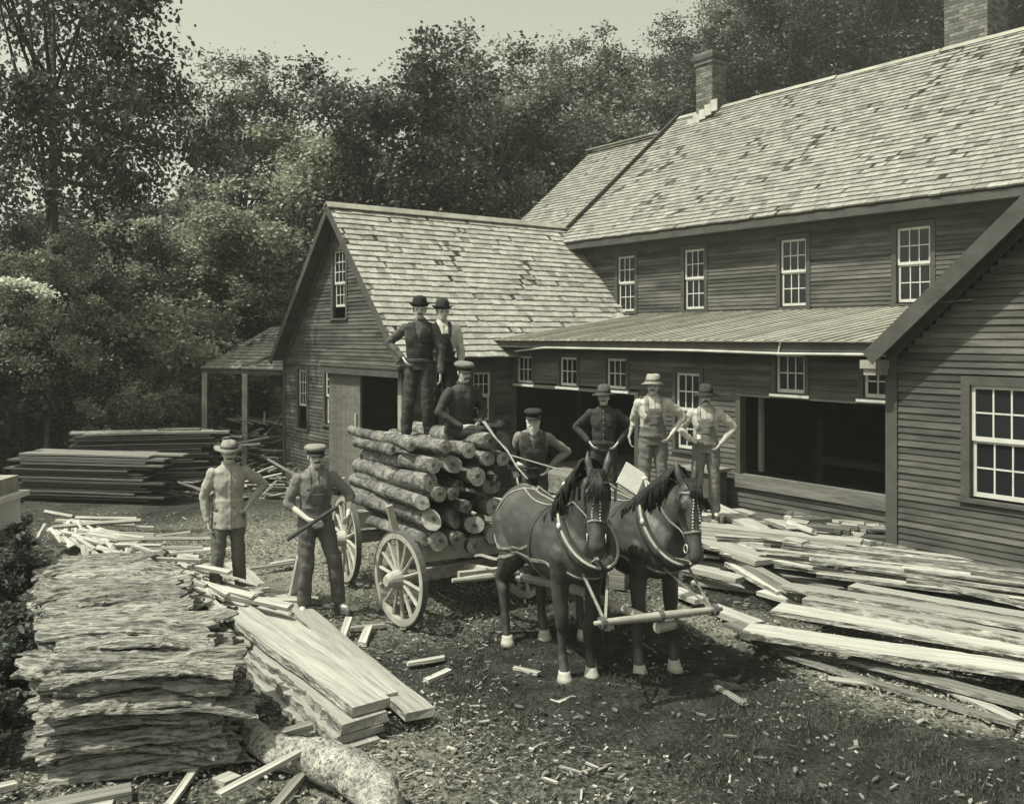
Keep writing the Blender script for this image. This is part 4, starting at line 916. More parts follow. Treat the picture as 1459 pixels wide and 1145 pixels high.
# ================================================================ boards
def board(name,a,b,w,th,label,cat,group,m=M_lum,roll=0.,seed=0,wane=0.,taper=1.,under=None):
    """one sawn board; a,b are the ends of its TOP face centre line"""
    a=Vector(a); b=Vector(b); L=(b-a).length; r=random.Random(seed); k=max(3,int(L/(.06 if wane>.02 else .18))); vs=[]; u0=r.random()*99
    bow=r.uniform(-.012,.012)*L*.5
    for i in range(k+1):
        t=i/k; x=t*L; ww=w*(1+(taper-1)*t)/2; zb=bow*math.sin(t*PI)
        e0=wane*(.6*N(x*2.3,u0)+.45*N(x*11,u0)+.3*N(x*27,u0)); e1=wane*(.6*N(x*2.1,u0+7)+.45*N(x*10,u0+5)+.3*N(x*29,u0)); sk=(r.uniform(-.02,.02) if i in(0,k) else 0)
        vs+=[(x,-ww+e0-wane*.35,-th+zb),(x,ww+e1+wane*.35,-th+zb),(x+sk,ww+e1,zb),(x,-ww+e0,zb)]
    fs=[]; mi=[]
    for i in range(k):
        for j in range(4): fs.append((i*4+j,(i)*4+(j+1)%4,(i+1)*4+(j+1)%4,(i+1)*4+j)); mi.append(1 if (j in(1,3) and wane>.012) else 0)
    fs+=[(0,3,2,1),(k*4,k*4+1,k*4+2,k*4+3)]; mi+=[0,0]
    me=bpy.data.meshes.new(name); me.from_pydata(vs,[],fs); me.materials.append(m); me.materials.append(M_bark); me.polygons.foreach_set('material_index',mi)
    bm=bmesh.new(); bm.from_mesh(me); bmesh.ops.recalc_face_normals(bm,faces=bm.faces); bm.to_mesh(me); bm.free()
    o=bpy.data.objects.new(name,me); col.objects.link(o); tag(o,label,cat,group)
    d=(b-a).normalized(); s=V(0,0,1).cross(d).normalized(); u=d.cross(s)
    M=Matrix((d,s,u)).transposed().to_4x4()@Matrix.Rotation(roll,4,'X'); o.matrix_world=Matrix.Translation(a)@M
    return o
def pb(px0,py0,z0,px1,py1,z1,ext=0.): 
    a=G(px0,py0,z0); b=G(px1,py1,z1); return a,b+(b-a)*ext
# slabs in the left middle, where the straw-hatted man stands
SG='bark-edged slabs piled in the left foreground'
sl=[((308,846,.27),(530,1000,.29),.30,.07,'topmost broad bark-edged slab, under the feet of the straw-hatted man',.02),
    ((298,850,.19),(524,1022,.21),.34,.07,'bark-edged slab directly under the topmost slab of the pile',.05),
    ((288,858,.11),(512,1040,.13),.36,.06,'bark-edged slab third from the top in the slab pile',.05),
    ((280,866,.05),(510,1062,.06),.38,.05,'lowest bark-edged slab of the pile resting on the ground',.05),
    ((405,845,.13),(600,1012,.16),.24,.06,'long bright slab lying right of the slab pile, its cut end nearest the chips',.015),
    ((340,838,.17),(545,990,.18),.22,.06,'dark-edged slab between the topmost slab and the long bright one',.05),
    ((330,800,.12),(480,935,.10),.20,.05,'rough slab running behind the pile toward the wagon',.05)]
for i,(p,q,w,th,lb,wn) in enumerate(sl):
    board('bark_slab',G(*p),G(*q),w,th,lb,'slab',SG,M_slab,seed=i+3,wane=wn*1.0,roll=(-.04 if i==4 else .02))
# sticks and short offcuts lying about
def stick(px0,py0,z0,px1,py1,z1,w,label,m=M_lumold,name='offcut',th=None,group='loose sticks and offcuts on the ground'):
    board(name,G(px0,py0,z0),G(px1,py1,z1),w,th or w*.5,label,'offcut',group,m,seed=int(px0),wane=.01)
stick(312,1128,.14,455,1053,.25,.055,'thin split rail leaning across the fallen branch',M_lum)
stick(240,1145,.06,282,1085,.06,.05,'short peeled stick in front of the bark pile',M_lum)
stick(388,1150,.06,430,1100,.10,.06,'rounded stick under the fallen branch',M_lumold)
stick(372,1050,.10,445,1028,.16,.09,'thick offcut between the bark pile and the slabs',M_lumold)
stick(380,1040,.05,455,1052,.07,.05,'narrow offcut behind the fallen branch',M_lum)
stick(312,1110,.05,336,1100,.05,.12,'small pale square block beside the thin split rail',M_lum)
stick(40,1150,.05,188,1120,.07,.13,'flat bark-brown board along the lower left edge',M_lumold)
stick(60,1160,.03,160,1140,.04,.08,'narrow board below the flat brown one',M_lum)
stick(-30,1045,.20,14,1032,.22,.10,'pale board end poking in at the left edge',M_lum)
stick(-40,1128,.10,24,1112,.10,.07,'lower pale board end poking in at the left edge',M_lum)
stick(430,790,.62,416,856,.02,.12,'pale board leaning on end behind the cap-wearing man',M_lum)
stick(488,905,.05,497,878,.18,.07,'short upright offcut near the front wheel',M_lum)
stick(497,893,.05,548,888,.05,.06,'low offcut lying by the front wheel rim',M_lumold)
stick(515,915,.05,526,890,.06,.08,'chunky offcut between slabs and wheel',M_lum)
stick(580,943,.04,632,934,.05,.06,'thin pale offcut on the chips behind the slab tips',M_lum)
stick(606,967,.03,640,952,.03,.06,'flat pale chip-like offcut in front of the thin one',M_lum)
stick(733,949,.03,768,957,.04,.05,'pale stick lying between the near horse hooves',M_lum)
stick(340,810,.06,418,800,.08,.06,'dark rail lying behind the straw-hatted man',M_lumold)
stick(385,802,.08,420,796,.10,.10,'pale block at the end of the dark rail',M_lum)
stick(1020,975,.03,1062,1000,.03,.05,'small pale splinter board in dark grass',M_lumold)
for i in range(20):   # splinters, each a loose piece
    px=rnd.uniform(420,900); py=rnd.uniform(930,1140); a=rnd.uniform(0,PI); p=G(px,py,.02); q=p+V(math.cos(a),math.sin(a),0)*rnd.uniform(.08,.22)
    board('splinter',p,q,rnd.uniform(.012,.04),.01,'pale wood splinter lying among the chips of the foreground','splinter','pale splinters on the foreground soil',M_lum,seed=i)
# fallen crooked branch
mb=MB(); P=[G(348,1028,.16),G(362,1050,.14),G(400,1072,.14),G(450,1082,.14),G(500,1098,.15),G(535,1125,.16),G(552,1175,.16)]
Q=[]; 
for a,b in zip(P[:-1],P[1:]): Q+=[a.lerp(b,i/5.) for i in range(5)]
Q.append(P[-1]); mb.tube(Q,[.085+.055*min(1,i/18.)+.02*N(i*.4,3) for i in range(len(Q))],20)
me=mb.mesh('fallen_branch'); me.materials.append(M_branch)
for v in me.vertices: c=v.co; v.co=c+V(N(c.x*7,c.y*7,c.z*7),N(c.x*8,c.y*8,c.z*8+4),N(c.x*7+9,c.y*7,c.z*7))*.035
me.shade_smooth(); o=bpy.data.objects.new('fallen_branch',me); col.objects.link(o); tag(o,'thick crooked branch with rough bark lying in front of the slabs','branch')
# ---- bark pile
BP0=V(-2.52,6.22,0); BPd=V(-.46,.888,0); BPs=V(.985,.17,0)
var=[]
for s in range(12):
    r=random.Random(100+s); L=r.uniform(1.1,1.45); W=r.uniform(.24,.42); nu,nv=60,16; cv=r.uniform(.01,.07); vs=[]; bow=r.uniform(-.06,.07)
    for side in (0,1):
        for i in range(nu+1):
            for j in range(nv+1):
                u=i/nu; v=j/nv-.5; x=(u-.5)*L*(1+.14*N(v*5,s+(7 if u>.5 else 0),1)); ew=1-.45*abs(N(u*3,s,3))-.18*abs(N(u*13,s,5)); y=v*W*ew+.05*N(u*3,s)
                zc=cv*(1-(2*v)**2)+bow*math.sin(u*PI)+.035*N(u*3.5,v*1.5,s)
                rg=(.020*N(x*1.8,y*22,s*3)+.016*N(x*5,y*44,s*3)+.010*N(x*16,y*70,s))*(1 if side==0 else .2)
                vs.append((x,y,zc+(.020+rg if side==0 else 0)))
    n1=(nu+1)*(nv+1); fs=[]
    for i in range(nu):
        for j in range(nv):
            a=i*(nv+1)+j; fs.append((a,a+nv+1,a+nv+2,a+1)); fs.append((n1+a,n1+a+1,n1+a+nv+2,n1+a+nv+1))
    for i in range(nu):
        for j in (0,nv):
            a=i*(nv+1)+j; fs.append((a,a+nv+1,n1+a+nv+1,n1+a) if j==nv else (a,n1+a,n1+a+nv+1,a+nv+1))
    for j in range(nv):
        for i in (0,nu):
            a=i*(nv+1)+j; fs.append((a,a+1,n1+a+1,n1+a) if i==0 else (a,n1+a,n1+a+1,a+1))
    me=bpy.data.meshes.new('bark_sheet'); me.from_pydata(vs,[],fs); me.materials.append(M_bark); var.append(me)
r=random.Random(5); cnt=0; rows=14
for i in range(rows):
    y=i*.33; Hh=.84-.26*sm(1.0,4.4,y); nl=int(Hh/.058)
    for l in range(nl):
        if i>1 and l<nl-5: continue            # only what shows from the front, the flank and above
        wsh=1.-.10*(1-l/nl)
        c=BP0+BPd*(y+r.uniform(-.10,.10)+ (.05 if l<nl-2 else -.10*0))+BPs*r.uniform(-.09,.09)+V(0,0,.02+l*.058)
        o=bpy.data.objects.new('bark_sheet',var[r.randrange(12)]); col.objects.link(o); o.location=c
        o.rotation_euler=(r.uniform(-.09,.09)-(.10 if i==0 else 0),r.uniform(-.045,.045),math.atan2(BPs.y,BPs.x)+r.uniform(-.10,.10)+PI*(r.random()<.5)); o.scale=(r.uniform(.86,1.05),r.uniform(.8,1.1),1)
        tier=ORD[nl-1-l]; 
        tag(o,f"rough bark sheet, {tier} from the top in the {'front' if i==0 else ORD[i]} row of the bark pile",'bark sheet','bark sheets in the left foreground pile'); cnt+=1
# ---- split edgings behind the bark pile
r=random.Random(15)
for i in range(210):
    t=r.random(); px=75+235*t+r.uniform(-18,18); py=738+98*t+r.uniform(-16,16); z=.14+.50*math.sin(min(1,max(0,(1-abs(t-.45)*1.5)))*PI/2)*r.random()
    p=G(px,py,z); a=-.85+r.uniform(-.40,.40)+(.8 if r.random()<.12 else 0); L=r.uniform(.5,1.25); q=p+V(math.cos(a),math.sin(a),r.uniform(-.12,.08))*L
    board('split_stick',p,q,r.uniform(.03,.09),r.uniform(.02,.045),'pale split stick in the tangled heap between the bark pile and the shed','split stick','split sticks heaped behind the bark pile',M_lum,roll=r.uniform(-.5,.5),seed=i,wane=.01)
# ---- board stacks at the back left
def stack(c,d,L,n,m_,lab,grp,seed,th=.05,w=.28):
    r=random.Random(seed); s=V(-d.y,d.x,0)
    for l in range(n):
        for k in range(m_):
            e=r.uniform(-.22,.22)*(2 if l==n-1 else 1); j=s*(k*w*1.05+r.uniform(-.04,.04)); z=.10+l*(th+.008)
            board('stacked_board',c+j+d*(-L/2+e)+V(0,0,z),c+j+d*(L/2+e+r.uniform(-.3,.3))+V(0,0,z+r.uniform(-.006,.006)),w,th*r.uniform(.6,.95),
                  f"weathered board, {ORD[n-1-l]} from top, {['front','middle','back'][k]} row, {lab}",'board',grp,M_lumdk if l<n-1 else M_lumold,seed=seed*100+l*3+k)  # lower layers carry painted shade, the top layer stays paler
stack(V(-8.75,18.6,-.36),V(.985,-.17,0).normalized(),3.0,16,3,'nearer board stack at far left','boards in the nearer left stack',1,th=.05)
stack(V(-8.05,20.0,-.36),V(.97,.2,0).normalized(),2.9,21,3,'farther board stack beside the shed','boards in the farther left stack',2,th=.05)
board('pale_panel',V(-7.9,20.3,.95),V(-7.0,20.45,.95),.3,.22,'pale upright board end block standing on the farther stack','board','boards in the farther left stack',M_lumold)
board('dark_rail',G(215,683,-.2),G(252,672,-.2),.12,.1,'stubby dark rail on the ground before the farther stack','rail',None,M_lumold)
# tangle of slabs in and before the shed
r=random.Random(25)
for i in range(120):
    y=r.uniform(18.8,23.5); t=r.random(); x=(-7.6+3.1*t)*y/21.; h=max(0,1.0*sm(19.2,22.,y)*(1-.5*abs(t-.5)))
    p=V(x,y,gz(x,y)+.04+h*r.random()); a=r.uniform(0,2*PI); L=r.uniform(.3,1.2); q=p+V(math.cos(a),math.sin(a)*.6,r.uniform(-.1,.35))*L
    board('scrap_slab',p,q,r.uniform(.04,.10),.03,'weathered scrap slab in the tangled heap under the open shed','scrap wood','scrap slabs heaped in and before the shed',M_lumold if r.random()<.5 else M_lum,roll=r.uniform(-.6,.6),seed=i,wane=.02)
for i in range(14):
    p=V(-6.6+.14*i,22.4-.07*i,.88); a=r.uniform(0,PI); board('shelf_scrap',p,p+V(math.cos(a),.2,abs(math.sin(a))*.6)*.5,.05,.02,'thin scrap sticking up from the shelf of the open shed','scrap wood','scraps on the shed shelf',M_lumold,seed=i)
# white box post at the left edge
bxo=empty('white_hive_box',V(-5.55,9.6,0),.1,'white painted wooden box with overhanging lid cut off by the left edge','box')
for nm,a,b,m in (('stand',(-.3,-.2,0),(.18,.25,.98),M_post),('box_body',(-.34,-.24,.984),(.20,.3,1.27),M_white),('lid',(-.42,-.3,1.274),(.27,.36,1.33),M_white),('top_box',(-.36,-.26,1.334),(.18,.3,1.50),M_post)):
    mb=MB(); mb.box(a,b,lambda p:V(-5.55,9.6,0)+p); mb.build(nm,m,bxo)
# ================================================================ lumber at the right
RG='sawn lumber spread before the mill'
W_=[ # px0,py0,z0, px1,py1,z1, width, thick, ext, material, wane, label
 (1062,893,.24,1459,948,.28,.34,.07,.4,M_lum,.022,'widest bright plank along the near edge of the lumber spread'),
 (1108,863,.30,1459,921,.36,.30,.06,.4,M_lum,.022,'bright wide plank just behind the near-edge plank'),
 (1148,850,.36,1459,905,.42,.15,.10,.4,M_lumold,.02,'square-edged beam lying on the wide planks, fourth from the near edge'),
 (1116,832,.38,1459,888,.46,.22,.06,.4,M_lumold,.02,'grey-topped plank behind the square-edged beam'),
 (1214,832,.42,1459,873,.46,.20,.06,.4,M_lum,.01,'bright short-looking plank leaving the right edge at mid height'),
 (1246,804,.44,1402,823,.44,.16,.08,.0,M_lum,.0,'thick bright plank ending below the big white window'),
 (1262,772,.50,1459,801,.50,.14,.05,.3,M_lumold,.01,'narrow plank lying against the base of the near wing'),
 (1255,790,.42,1459,822,.44,.14,.05,.3,M_lumold,.03,'bark-edged narrow plank second from the near wing wall'),
 (1268,812,.40,1459,858,.40,.12,.06,.3,M_lumold,.03,'thin dark plank crossing below the near wing'),
 (1114,928,.08,1450,1030,.06,.08,.04,.0,M_lumold,.02,'thin edging board slanting down to the right on the soil'),
 (1210,935,.12,1459,1000,.10,.16,.05,.3,M_lumold,.02,'shaded board under the near-edge plank at the right'),
 (1320,965,.06,1450,1024,.05,.12,.04,.0,M_lum,.01,'split-ended pale board tip lowest at the right edge'),
 (1180,965,.04,1260,975,.04,.10,.02,.0,M_lum,.01,'flat pale scrap on the sawdust below the lumber'),
 (967,801,.22,1056,822,.24,.20,.08,.0,M_lum,.0,'short bright plank end right of the horse muzzle'),
 (985,760,.40,1094,797,.42,.36,.08,.0,M_lum,.0,'broad bright plank with dark cut end right of the hanging horse head'),
 (1000,712,.50,1086,754,.54,.28,.08,.0,M_lum,.0,'broad bright plank by the feet of the rightmost man'),
 (1050,724,.50,1136,753,.52,.16,.06,.0,M_lum,.01,'narrow bright plank behind the broad ones'),
 (1030,780,.34,1142,842,.36,.12,.12,.0,M_lumold,.0,'square beam with dark end pointing at the near corner'),
 (958,836,.10,1000,853,.12,.18,.07,.0,M_lum,.0,'low bright block plank right of the second horse forelegs'),
 (1015,862,.10,1078,886,.10,.20,.08,.0,M_lum,.0,'bright block plank at the near left corner of the lumber'),
 (1040,800,.28,1115,842,.26,.14,.06,.0,M_lum,.02,'bright plank tucked below the square beam'),
 (1010,745,.44,1112,792,.40,.12,.05,.0,M_lumold,.03,'bark-edged strip between the two broad planks'),
 (1120,748,.46,1182,770,.46,.14,.09,.0,M_lum,.0,'stubby plank end left in the dark-ended cluster'),
 (1140,770,.44,1195,789,.42,.16,.09,.0,M_lum,.0,'stubby bright block in the dark-ended cluster'),
 (1170,786,.42,1208,801,.40,.16,.09,.0,M_lum,.0,'bright block lowest in the dark-ended cluster'),
 (1130,788,.36,1160,802,.34,.18,.08,.0,M_lum,.0,'bright block left of the shadow hollow'),
 (1150,735,.50,1215,752,.50,.12,.07,.0,M_lumold,.02,'grey plank running into the corner of the mill'),
 (1195,735,.48,1262,752,.48,.30,.03,.0,M_lum,.0,'flat pale board in the corner under the sill beam'),
 (1241,722,.66,1262,752,.50,.07,.03,.0,M_lum,.0,'pale stick leaning in the corner of the mill'),
 (1085,840,.22,1240,880,.24,.18,.06,.0,M_lum,.0,'pale plank half under the grey-topped one'),
 (1060,905,.12,1160,935,.06,.06,.03,.0,M_lumold,.02,'thin edging peeking below the near-edge plank'),
 (1040,885,.12,1150,925,.14,.20,.05,.0,M_lumold,.0,'shaded plank beneath the near-edge plank corner'),
]
for i,(a,b,z0,c,d,z1,w,th,ext,m,wn,lb) in enumerate(W_):
    p,q=pb(a,b,z0,c,d,z1,ext); board('plank',p,q,w,th*.72,lb,'plank',RG,m,seed=200+i,wane=wn+.004)
r=random.Random(44)
for i in range(190):   # the lower and rear layers of the same spread
    t=r.random(); u=r.random()**.8
    p=V(1.7+5.2*t,11.6-3.7*t+2.6*u-.3,.05+.34*r.random()*(.35+.65*u))
    a=math.atan2(-.50,.86)+r.gauss(0,.13); L=r.uniform(1.0,3.4)
    q=p+V(math.cos(a),math.sin(a),r.uniform(-.025,.025))*L
    if p.y<9.55-.62*(p.x-2.0) or q.y<9.35-.62*(q.x-2.0): continue
    board('plank',p,q,r.uniform(.05,.19),r.uniform(.018,.05),'rough sawn plank somewhere in the jumbled lower layers of the lumber spread','plank','jumbled lower planks of the lumber spread',r.choice((M_lum,M_lum,M_lum,M_lumold,M_lumdk)),seed=400+i,wane=.02 if r.random()<.4 else 0,roll=r.uniform(-.12,.12))
for i,t in enumerate(sorted(r.random() for _ in range(46))):    # long thin boards thrown over it toward the right edge
    p=V(2.3+3.0*t+r.uniform(-.3,.3),10.9-2.3*t+1.7*r.random(),.36+.16*r.random()); a=math.atan2(-.42,.9)+r.gauss(0,.10); L=r.uniform(1.8,4.2); q=p+V(math.cos(a),math.sin(a),-.015)*L
    if p.y<9.7-.60*(p.x-2.0): continue
    board('plank',p,q,r.uniform(.05,.14),r.uniform(.02,.04),f"long thin board, {ORD[i]} of those thrown across the lumber spread counting from the left",'plank','long thin boards across the lumber spread',r.choice((M_lum,M_lum,M_lum,M_lumold,M_lumdk)),seed=900+i,wane=.02,roll=r.uniform(-.1,.1))
r=random.Random(45)
for i in range(80):   # broken short ends under the big opening
    px=r.uniform(1110,1262); py=735+ (px-1110)*.12+r.uniform(-4,52); z=.60-.28*(py-735)/70.+r.uniform(-.05,.05)
    p=G(px,py,max(.1,z)); a=math.atan2(-.5,.86)+r.gauss(0,.45); L=r.uniform(.18,.6)
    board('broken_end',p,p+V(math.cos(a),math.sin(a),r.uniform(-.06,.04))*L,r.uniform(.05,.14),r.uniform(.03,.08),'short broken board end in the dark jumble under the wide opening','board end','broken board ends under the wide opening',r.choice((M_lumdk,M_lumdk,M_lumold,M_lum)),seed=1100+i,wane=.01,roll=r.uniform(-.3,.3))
r=random.Random(46)
for i in range(26):   # rear planks the men stand on
    x=.2+3.1*r.random(); y=12.3+1.6*r.random()-.35*(x-1); p=V(x,y,.30+.28*(i/26.)); a=math.atan2(-.45,.9)+r.uniform(-.12,.12)
    board('plank',p-V(math.cos(a),math.sin(a),0)*1.0,p+V(math.cos(a),math.sin(a),0)*r.uniform(1.,2.),.25,.06,'pale plank in the rear stack the standing men stand on','plank','planks of the rear stack under the men',M_lum,seed=600+i)
for i,(a,b) in enumerate((((1019,690,.62),(1200,733,.50)),((1010,700,.52),(1190,745,.42)),((935,652,.90),(1040,668,.86)),((938,664,.76),(1045,690,.70)))):
    logthing('pole_log',G(*a),G(*b),.075,.085,['upper bark-covered pole lying under the sill beam','lower bark-covered pole lying under the sill beam','upper pale pole behind the overalled men','lower pale pole behind the overalled men'][i],'poles along the mill wall',M_bark2,seed=70+i)
pnl=board('white_board',D(886,672,9.9),D(914,690,9.9),.28,.03,'white board end showing between the two horse heads','board',None,M_white)
pnl.rotation_euler.x+=1.0
# low planks the bearded man stands on
for i in range(5): board('plank',V(-.3,11.5,.10+.075*i),V(1.4,10.9+.05*i,.10+.075*i),.5,.07,f"{ORD[4-i]} plank from the top of the small stack under the bearded man",'plank','small stack under the bearded man',M_lumold,seed=800+i)
board('plank',V(.2,12.4,.62),V(1.9,11.8,.62),.5,.10,'stout plank under the dark-shirted man beside the black bay','plank',None,M_lumold)
for x in (.4,1.6): board('trestle_block',V(x,11.8,.50),V(x+.3,12.6,.50),.2,.5,'dark block carrying the stout plank '+('at its left end' if x<1 else 'at its right end'),'block',None,M_lumold)
# ================================================================ the men
def face_to(x,y,extra=0.): return math.atan2(-y,-x)+extra       # looking toward the photographer
def P_(x,y,z): return V(x,y,z)
akL=((-.09,.38,1.20),(.07,.20,1.02),(.35,-.55,-.7)); akR=((-.09,-.38,1.20),(.07,-.20,1.02),(.35,.55,-.7))
# 1 straw hat, pale shirt
person('m1','man in floppy straw hat and pale work shirt standing on the bark-edged slabs',V(-3.13,10.05,.14),face_to(-3.1,10,.12),h=1.70,
  arms={'R':((-.02,-.27,1.14),(.04,-.235,.88),(.15,.2,-1)),'L':((-.10,.41,1.22),(.05,.22,1.04),(.35,-.5,-.6))},legs={'L':((.03,.10,.5),(-.03,.13,.09),(1,.35,0)),'R':((.04,-.12,.5),(.05,-.15,.09),(1,-.35,0))},
  shirt=g3(.42,.6),pants=g3(.14,.4),hat='straw',hatc=g3(.30,.6),head=(.0,.08),boots=.10,jacket=True)
# 2 cap and bib overalls with the bar
m2=person('m2','man in banded cap and bib overalls holding a dark bar beside the wagon',V(-2.10,9.72,.05),face_to(-2.1,9.7,.2),h=1.80,
  arms={'R':((-.03,-.28,1.15),(.17,-.10,1.0),(.6,.5,-.2)),'L':((.02,.36,1.20),(.18,.30,1.02),(.7,-.3,-.2))},legs={'R':((.03,-.10,.5),(-.02,-.12,.09),(1,-.3,0)),'L':((.06,.19,.50),(.02,.24,.09),(1,.5,0))},
  shirt=g3(.21,.3),pants=g3(.13,.2),hat='cap',hatc=g3(.28,.6),bib=True,sleeves='rolled',boots=.12,lean=.02)
bar=empty('iron_bar',V(-2.1,9.6,.9),0,'dark straight bar held low across the body by the man in overalls','bar'); mb=MB(); mb.tube([D(411,767,9.38),D(455,738,9.42),D(480,722,9.5)],.022,8); mb.build('bar_shaft',M_leatherd,bar)
mb=MB(); mb.tube([D(409,768,9.45),D(420,761,9.45)],.027,8); mb.build('bar_tip',M_iron,bar)
# 3 bowler
person('m3','man in black bowler hat and dark vest standing on the logs with hand on hip',V(-1.13,11.15,1.71),face_to(-1.1,11.2,-.15),h=1.74,
  arms={'R':((-.08,-.40,1.22),(.06,-.20,1.04),(.4,.5,-.7)),'L':((-.01,.26,1.14),(.04,.26,.86),(.1,0,-1))},legs={'L':((.03,.09,.5),(-.04,.11,.09),(1,.3,0)),'R':((.04,-.13,.5),(.02,-.17,.09),(1,-.3,0))},
  shirt=g3(.10,.2),pants=g3(.055,.1),vest=g3(.035,0),hat='bowler',hatc=g3(.02),head=(.15,.02),boots=.05)
# 4 behind him, white shirt and dark overalls
person('m4','man in dark round hat, white shirt and dark overalls standing behind the bowler-hatted man',V(-.90,11.75,1.68),face_to(-.9,11.7,.05),h=1.76,
  arms={'R':((-.02,-.25,1.13),(.02,-.24,.86),(.1,0,-1)),'L':((-.03,.24,1.14),(.00,.23,.86),(.1,0,-1))},
  shirt=g3(.62,.5),pants=g3(.035,0),bib=True,hat='bowler',hatc=g3(.035),head=(.2,.02),face='none',boots=.05)
# 5 seated driver
person('m5','seated driver in flat cap and dark jacket holding the reins on top of the logs',V(-.60,10.35,1.34),face_to(-.6,10.3,.55),h=1.70,ph=.60,
  arms={'R':((.0,-.30,1.17),(.20,-.10,1.00),(.8,.6,.0)),'L':((.03,.29,1.16),(.24,.10,1.02),(.8,-.5,.0))},legs={'L':((.30,.36,.66),(.44,.46,.26),(1,.5,0)),'R':((.40,.04,.62),(.50,.06,.20),(1,.1,0))},
  shirt=g3(.06,.1),pants=g3(.04,0),jacket='jacket',hat='cap',hatc=g3(.22,.6),face='bigmoustache',head=(-.1,.12),lean=.16,boots=.04)
rn=empty('driving_reins',V(-.4,9.9,1.9),0,'pair of pale leather reins running from the driver to the horses','reins')
hp5=D(688,600,9.95)
for i,(a,b) in enumerate(((D(722,640,9.4),WA+ah*-.45+V(-.06,0,1.63)),(D(727,648,9.5),WB+ah*-.5+V(0,0,1.62)))):
    mb=MB(); q=hp5+V(.02*i,0,0); mb.tube([q,q.lerp(a,.5)-V(0,0,.02),a,a.lerp(b,.5)-V(0,0,.03),b],.012,6,squash=.5); mb.build('rein',M_leather,rn,smooth=True)
# 6 old man, white beard
person('m6','old man with long white beard and peaked cap behind the near horse',V(.26,11.2,.40),face_to(.26,11.2,0),h=1.72,
  arms={'L':((-.08,.42,1.20),(.06,.20,1.02),(.35,-.5,-.7)),'R':((-.02,-.27,1.14),(.10,-.20,.90),(.3,.2,-1))},shirt=g3(.24,.5),pants=g3(.08,.1),hat='cap',hatc=g3(.03),face='beard',hair='white',stout=1.12,head=(0,.08),vest=g3(.075,.2),lean=.22)
# 7 dark shirt
person('m7','man in dark shirt and brimmed hat, hands on hips before the black bay',V(1.22,12.1,.62),face_to(1.2,12,0),h=1.70,
  arms={'L':akL,'R':akR},shirt=g3(.045,0),pants=g3(.045,0),hat='slouch',hatc=g3(.09,.2),head=(-.05,-.02))
# 8 overalls, white shirt
person('m8','tall man in pale felt hat, white shirt and overalls with left arm akimbo',V(1.86,12.0,.66),face_to(1.86,12,.12),h=1.82,
  arms={'L':((-.10,.40,1.22),(.08,.22,1.02),(.4,-.5,-.6)),'R':((-.12,-.24,1.16),(-.05,-.30,.98),(0,.2,-1))},shirt=g3(.55,.5),pants=g3(.17,.4),bib=True,hat='fedora',hatc=g3(.36,.6),sleeves='rolled',head=(-.25,.0))
# 9 rightmost
person('m9','man with heavy moustache and pale overalls standing rightmost of the men',V(2.62,12.3,.55),face_to(2.62,12.3,0),h=1.76,
  arms={'L':akL,'R':((-.04,-.34,1.18),(.13,-.20,1.06),(.4,.6,.3))},shirt=g3(.50,.6),pants=g3(.20,.5),bib=True,hat='slouch',hatc=g3(.05),face='bigmoustache',sleeves='long')
# ================================================================ trees
def leafmesh(name,seed,n,R_,H_,clumps,leaf,m,low=0.,lumpy=.35,cl=(.09,.18)):
    """leaf clumps spread through an uneven crown; origin at the crown's bottom centre, unit radius R_, height H_"""
    g=np.random.default_rng(seed); V0=[];T=[]
    per=n//clumps; C=[]
    while len(C)<clumps:
        p=g.uniform(-1,1,3); q=np.linalg.norm(p)
        if q>1 or q<.25: continue
        lim=.78+lumpy*N(p[0]/q*1.6+seed,p[1]/q*1.6,p[2]/q*1.6)*2
        if q>lim: continue
        if p[2]<-1+low: continue
        C.append(p)
    C=np.array(C); cen=C*np.array([R_,R_,H_/2])+np.array([0,0,H_/2])
    tones=g.uniform(.0,1.,clumps); rad=g.uniform(cl[0],cl[1],clumps)*R_
    pos=np.repeat(cen,per,axis=0)+g.normal(0,1,(clumps*per,3))*np.repeat(rad,per)[:,None]*np.array([.62,.62,.42])
    tone=np.clip(np.repeat(tones,per)*.75+g.uniform(-.1,.45,clumps*per),0,1.2)
    N_=len(pos); a=g.normal(0,1,(N_,3)); a[:,2]*=.45; a/=np.linalg.norm(a,axis=1)[:,None]
    nrm=g.normal(0,1,(N_,3))+np.array([0,0,.9]); b=np.cross(nrm,a); b/=np.linalg.norm(b,axis=1)[:,None]
    s=(leaf*g.uniform(.6,1.3,N_))[:,None]
    quad=np.stack([pos-a*s*.5,pos+b*s*.3-a*s*.05,pos+a*s*.5,pos-b*s*.3-a*s*.05],1).reshape(-1,3)
    me=bpy.data.meshes.new(name); me.vertices.add(4*N_); me.vertices.foreach_set('co',quad.ravel())
    me.loops.add(4*N_); me.loops.foreach_set('vertex_index',np.arange(4*N_)); me.polygons.add(N_); me.polygons.foreach_set('loop_start',np.arange(0,4*N_,4)); me.update(calc_edges=True)
    at=me.attributes.new('tone','FLOAT','FACE'); at.data.foreach_set('value',tone.astype(np.float32)); me.materials.append(m)
    return me,cen
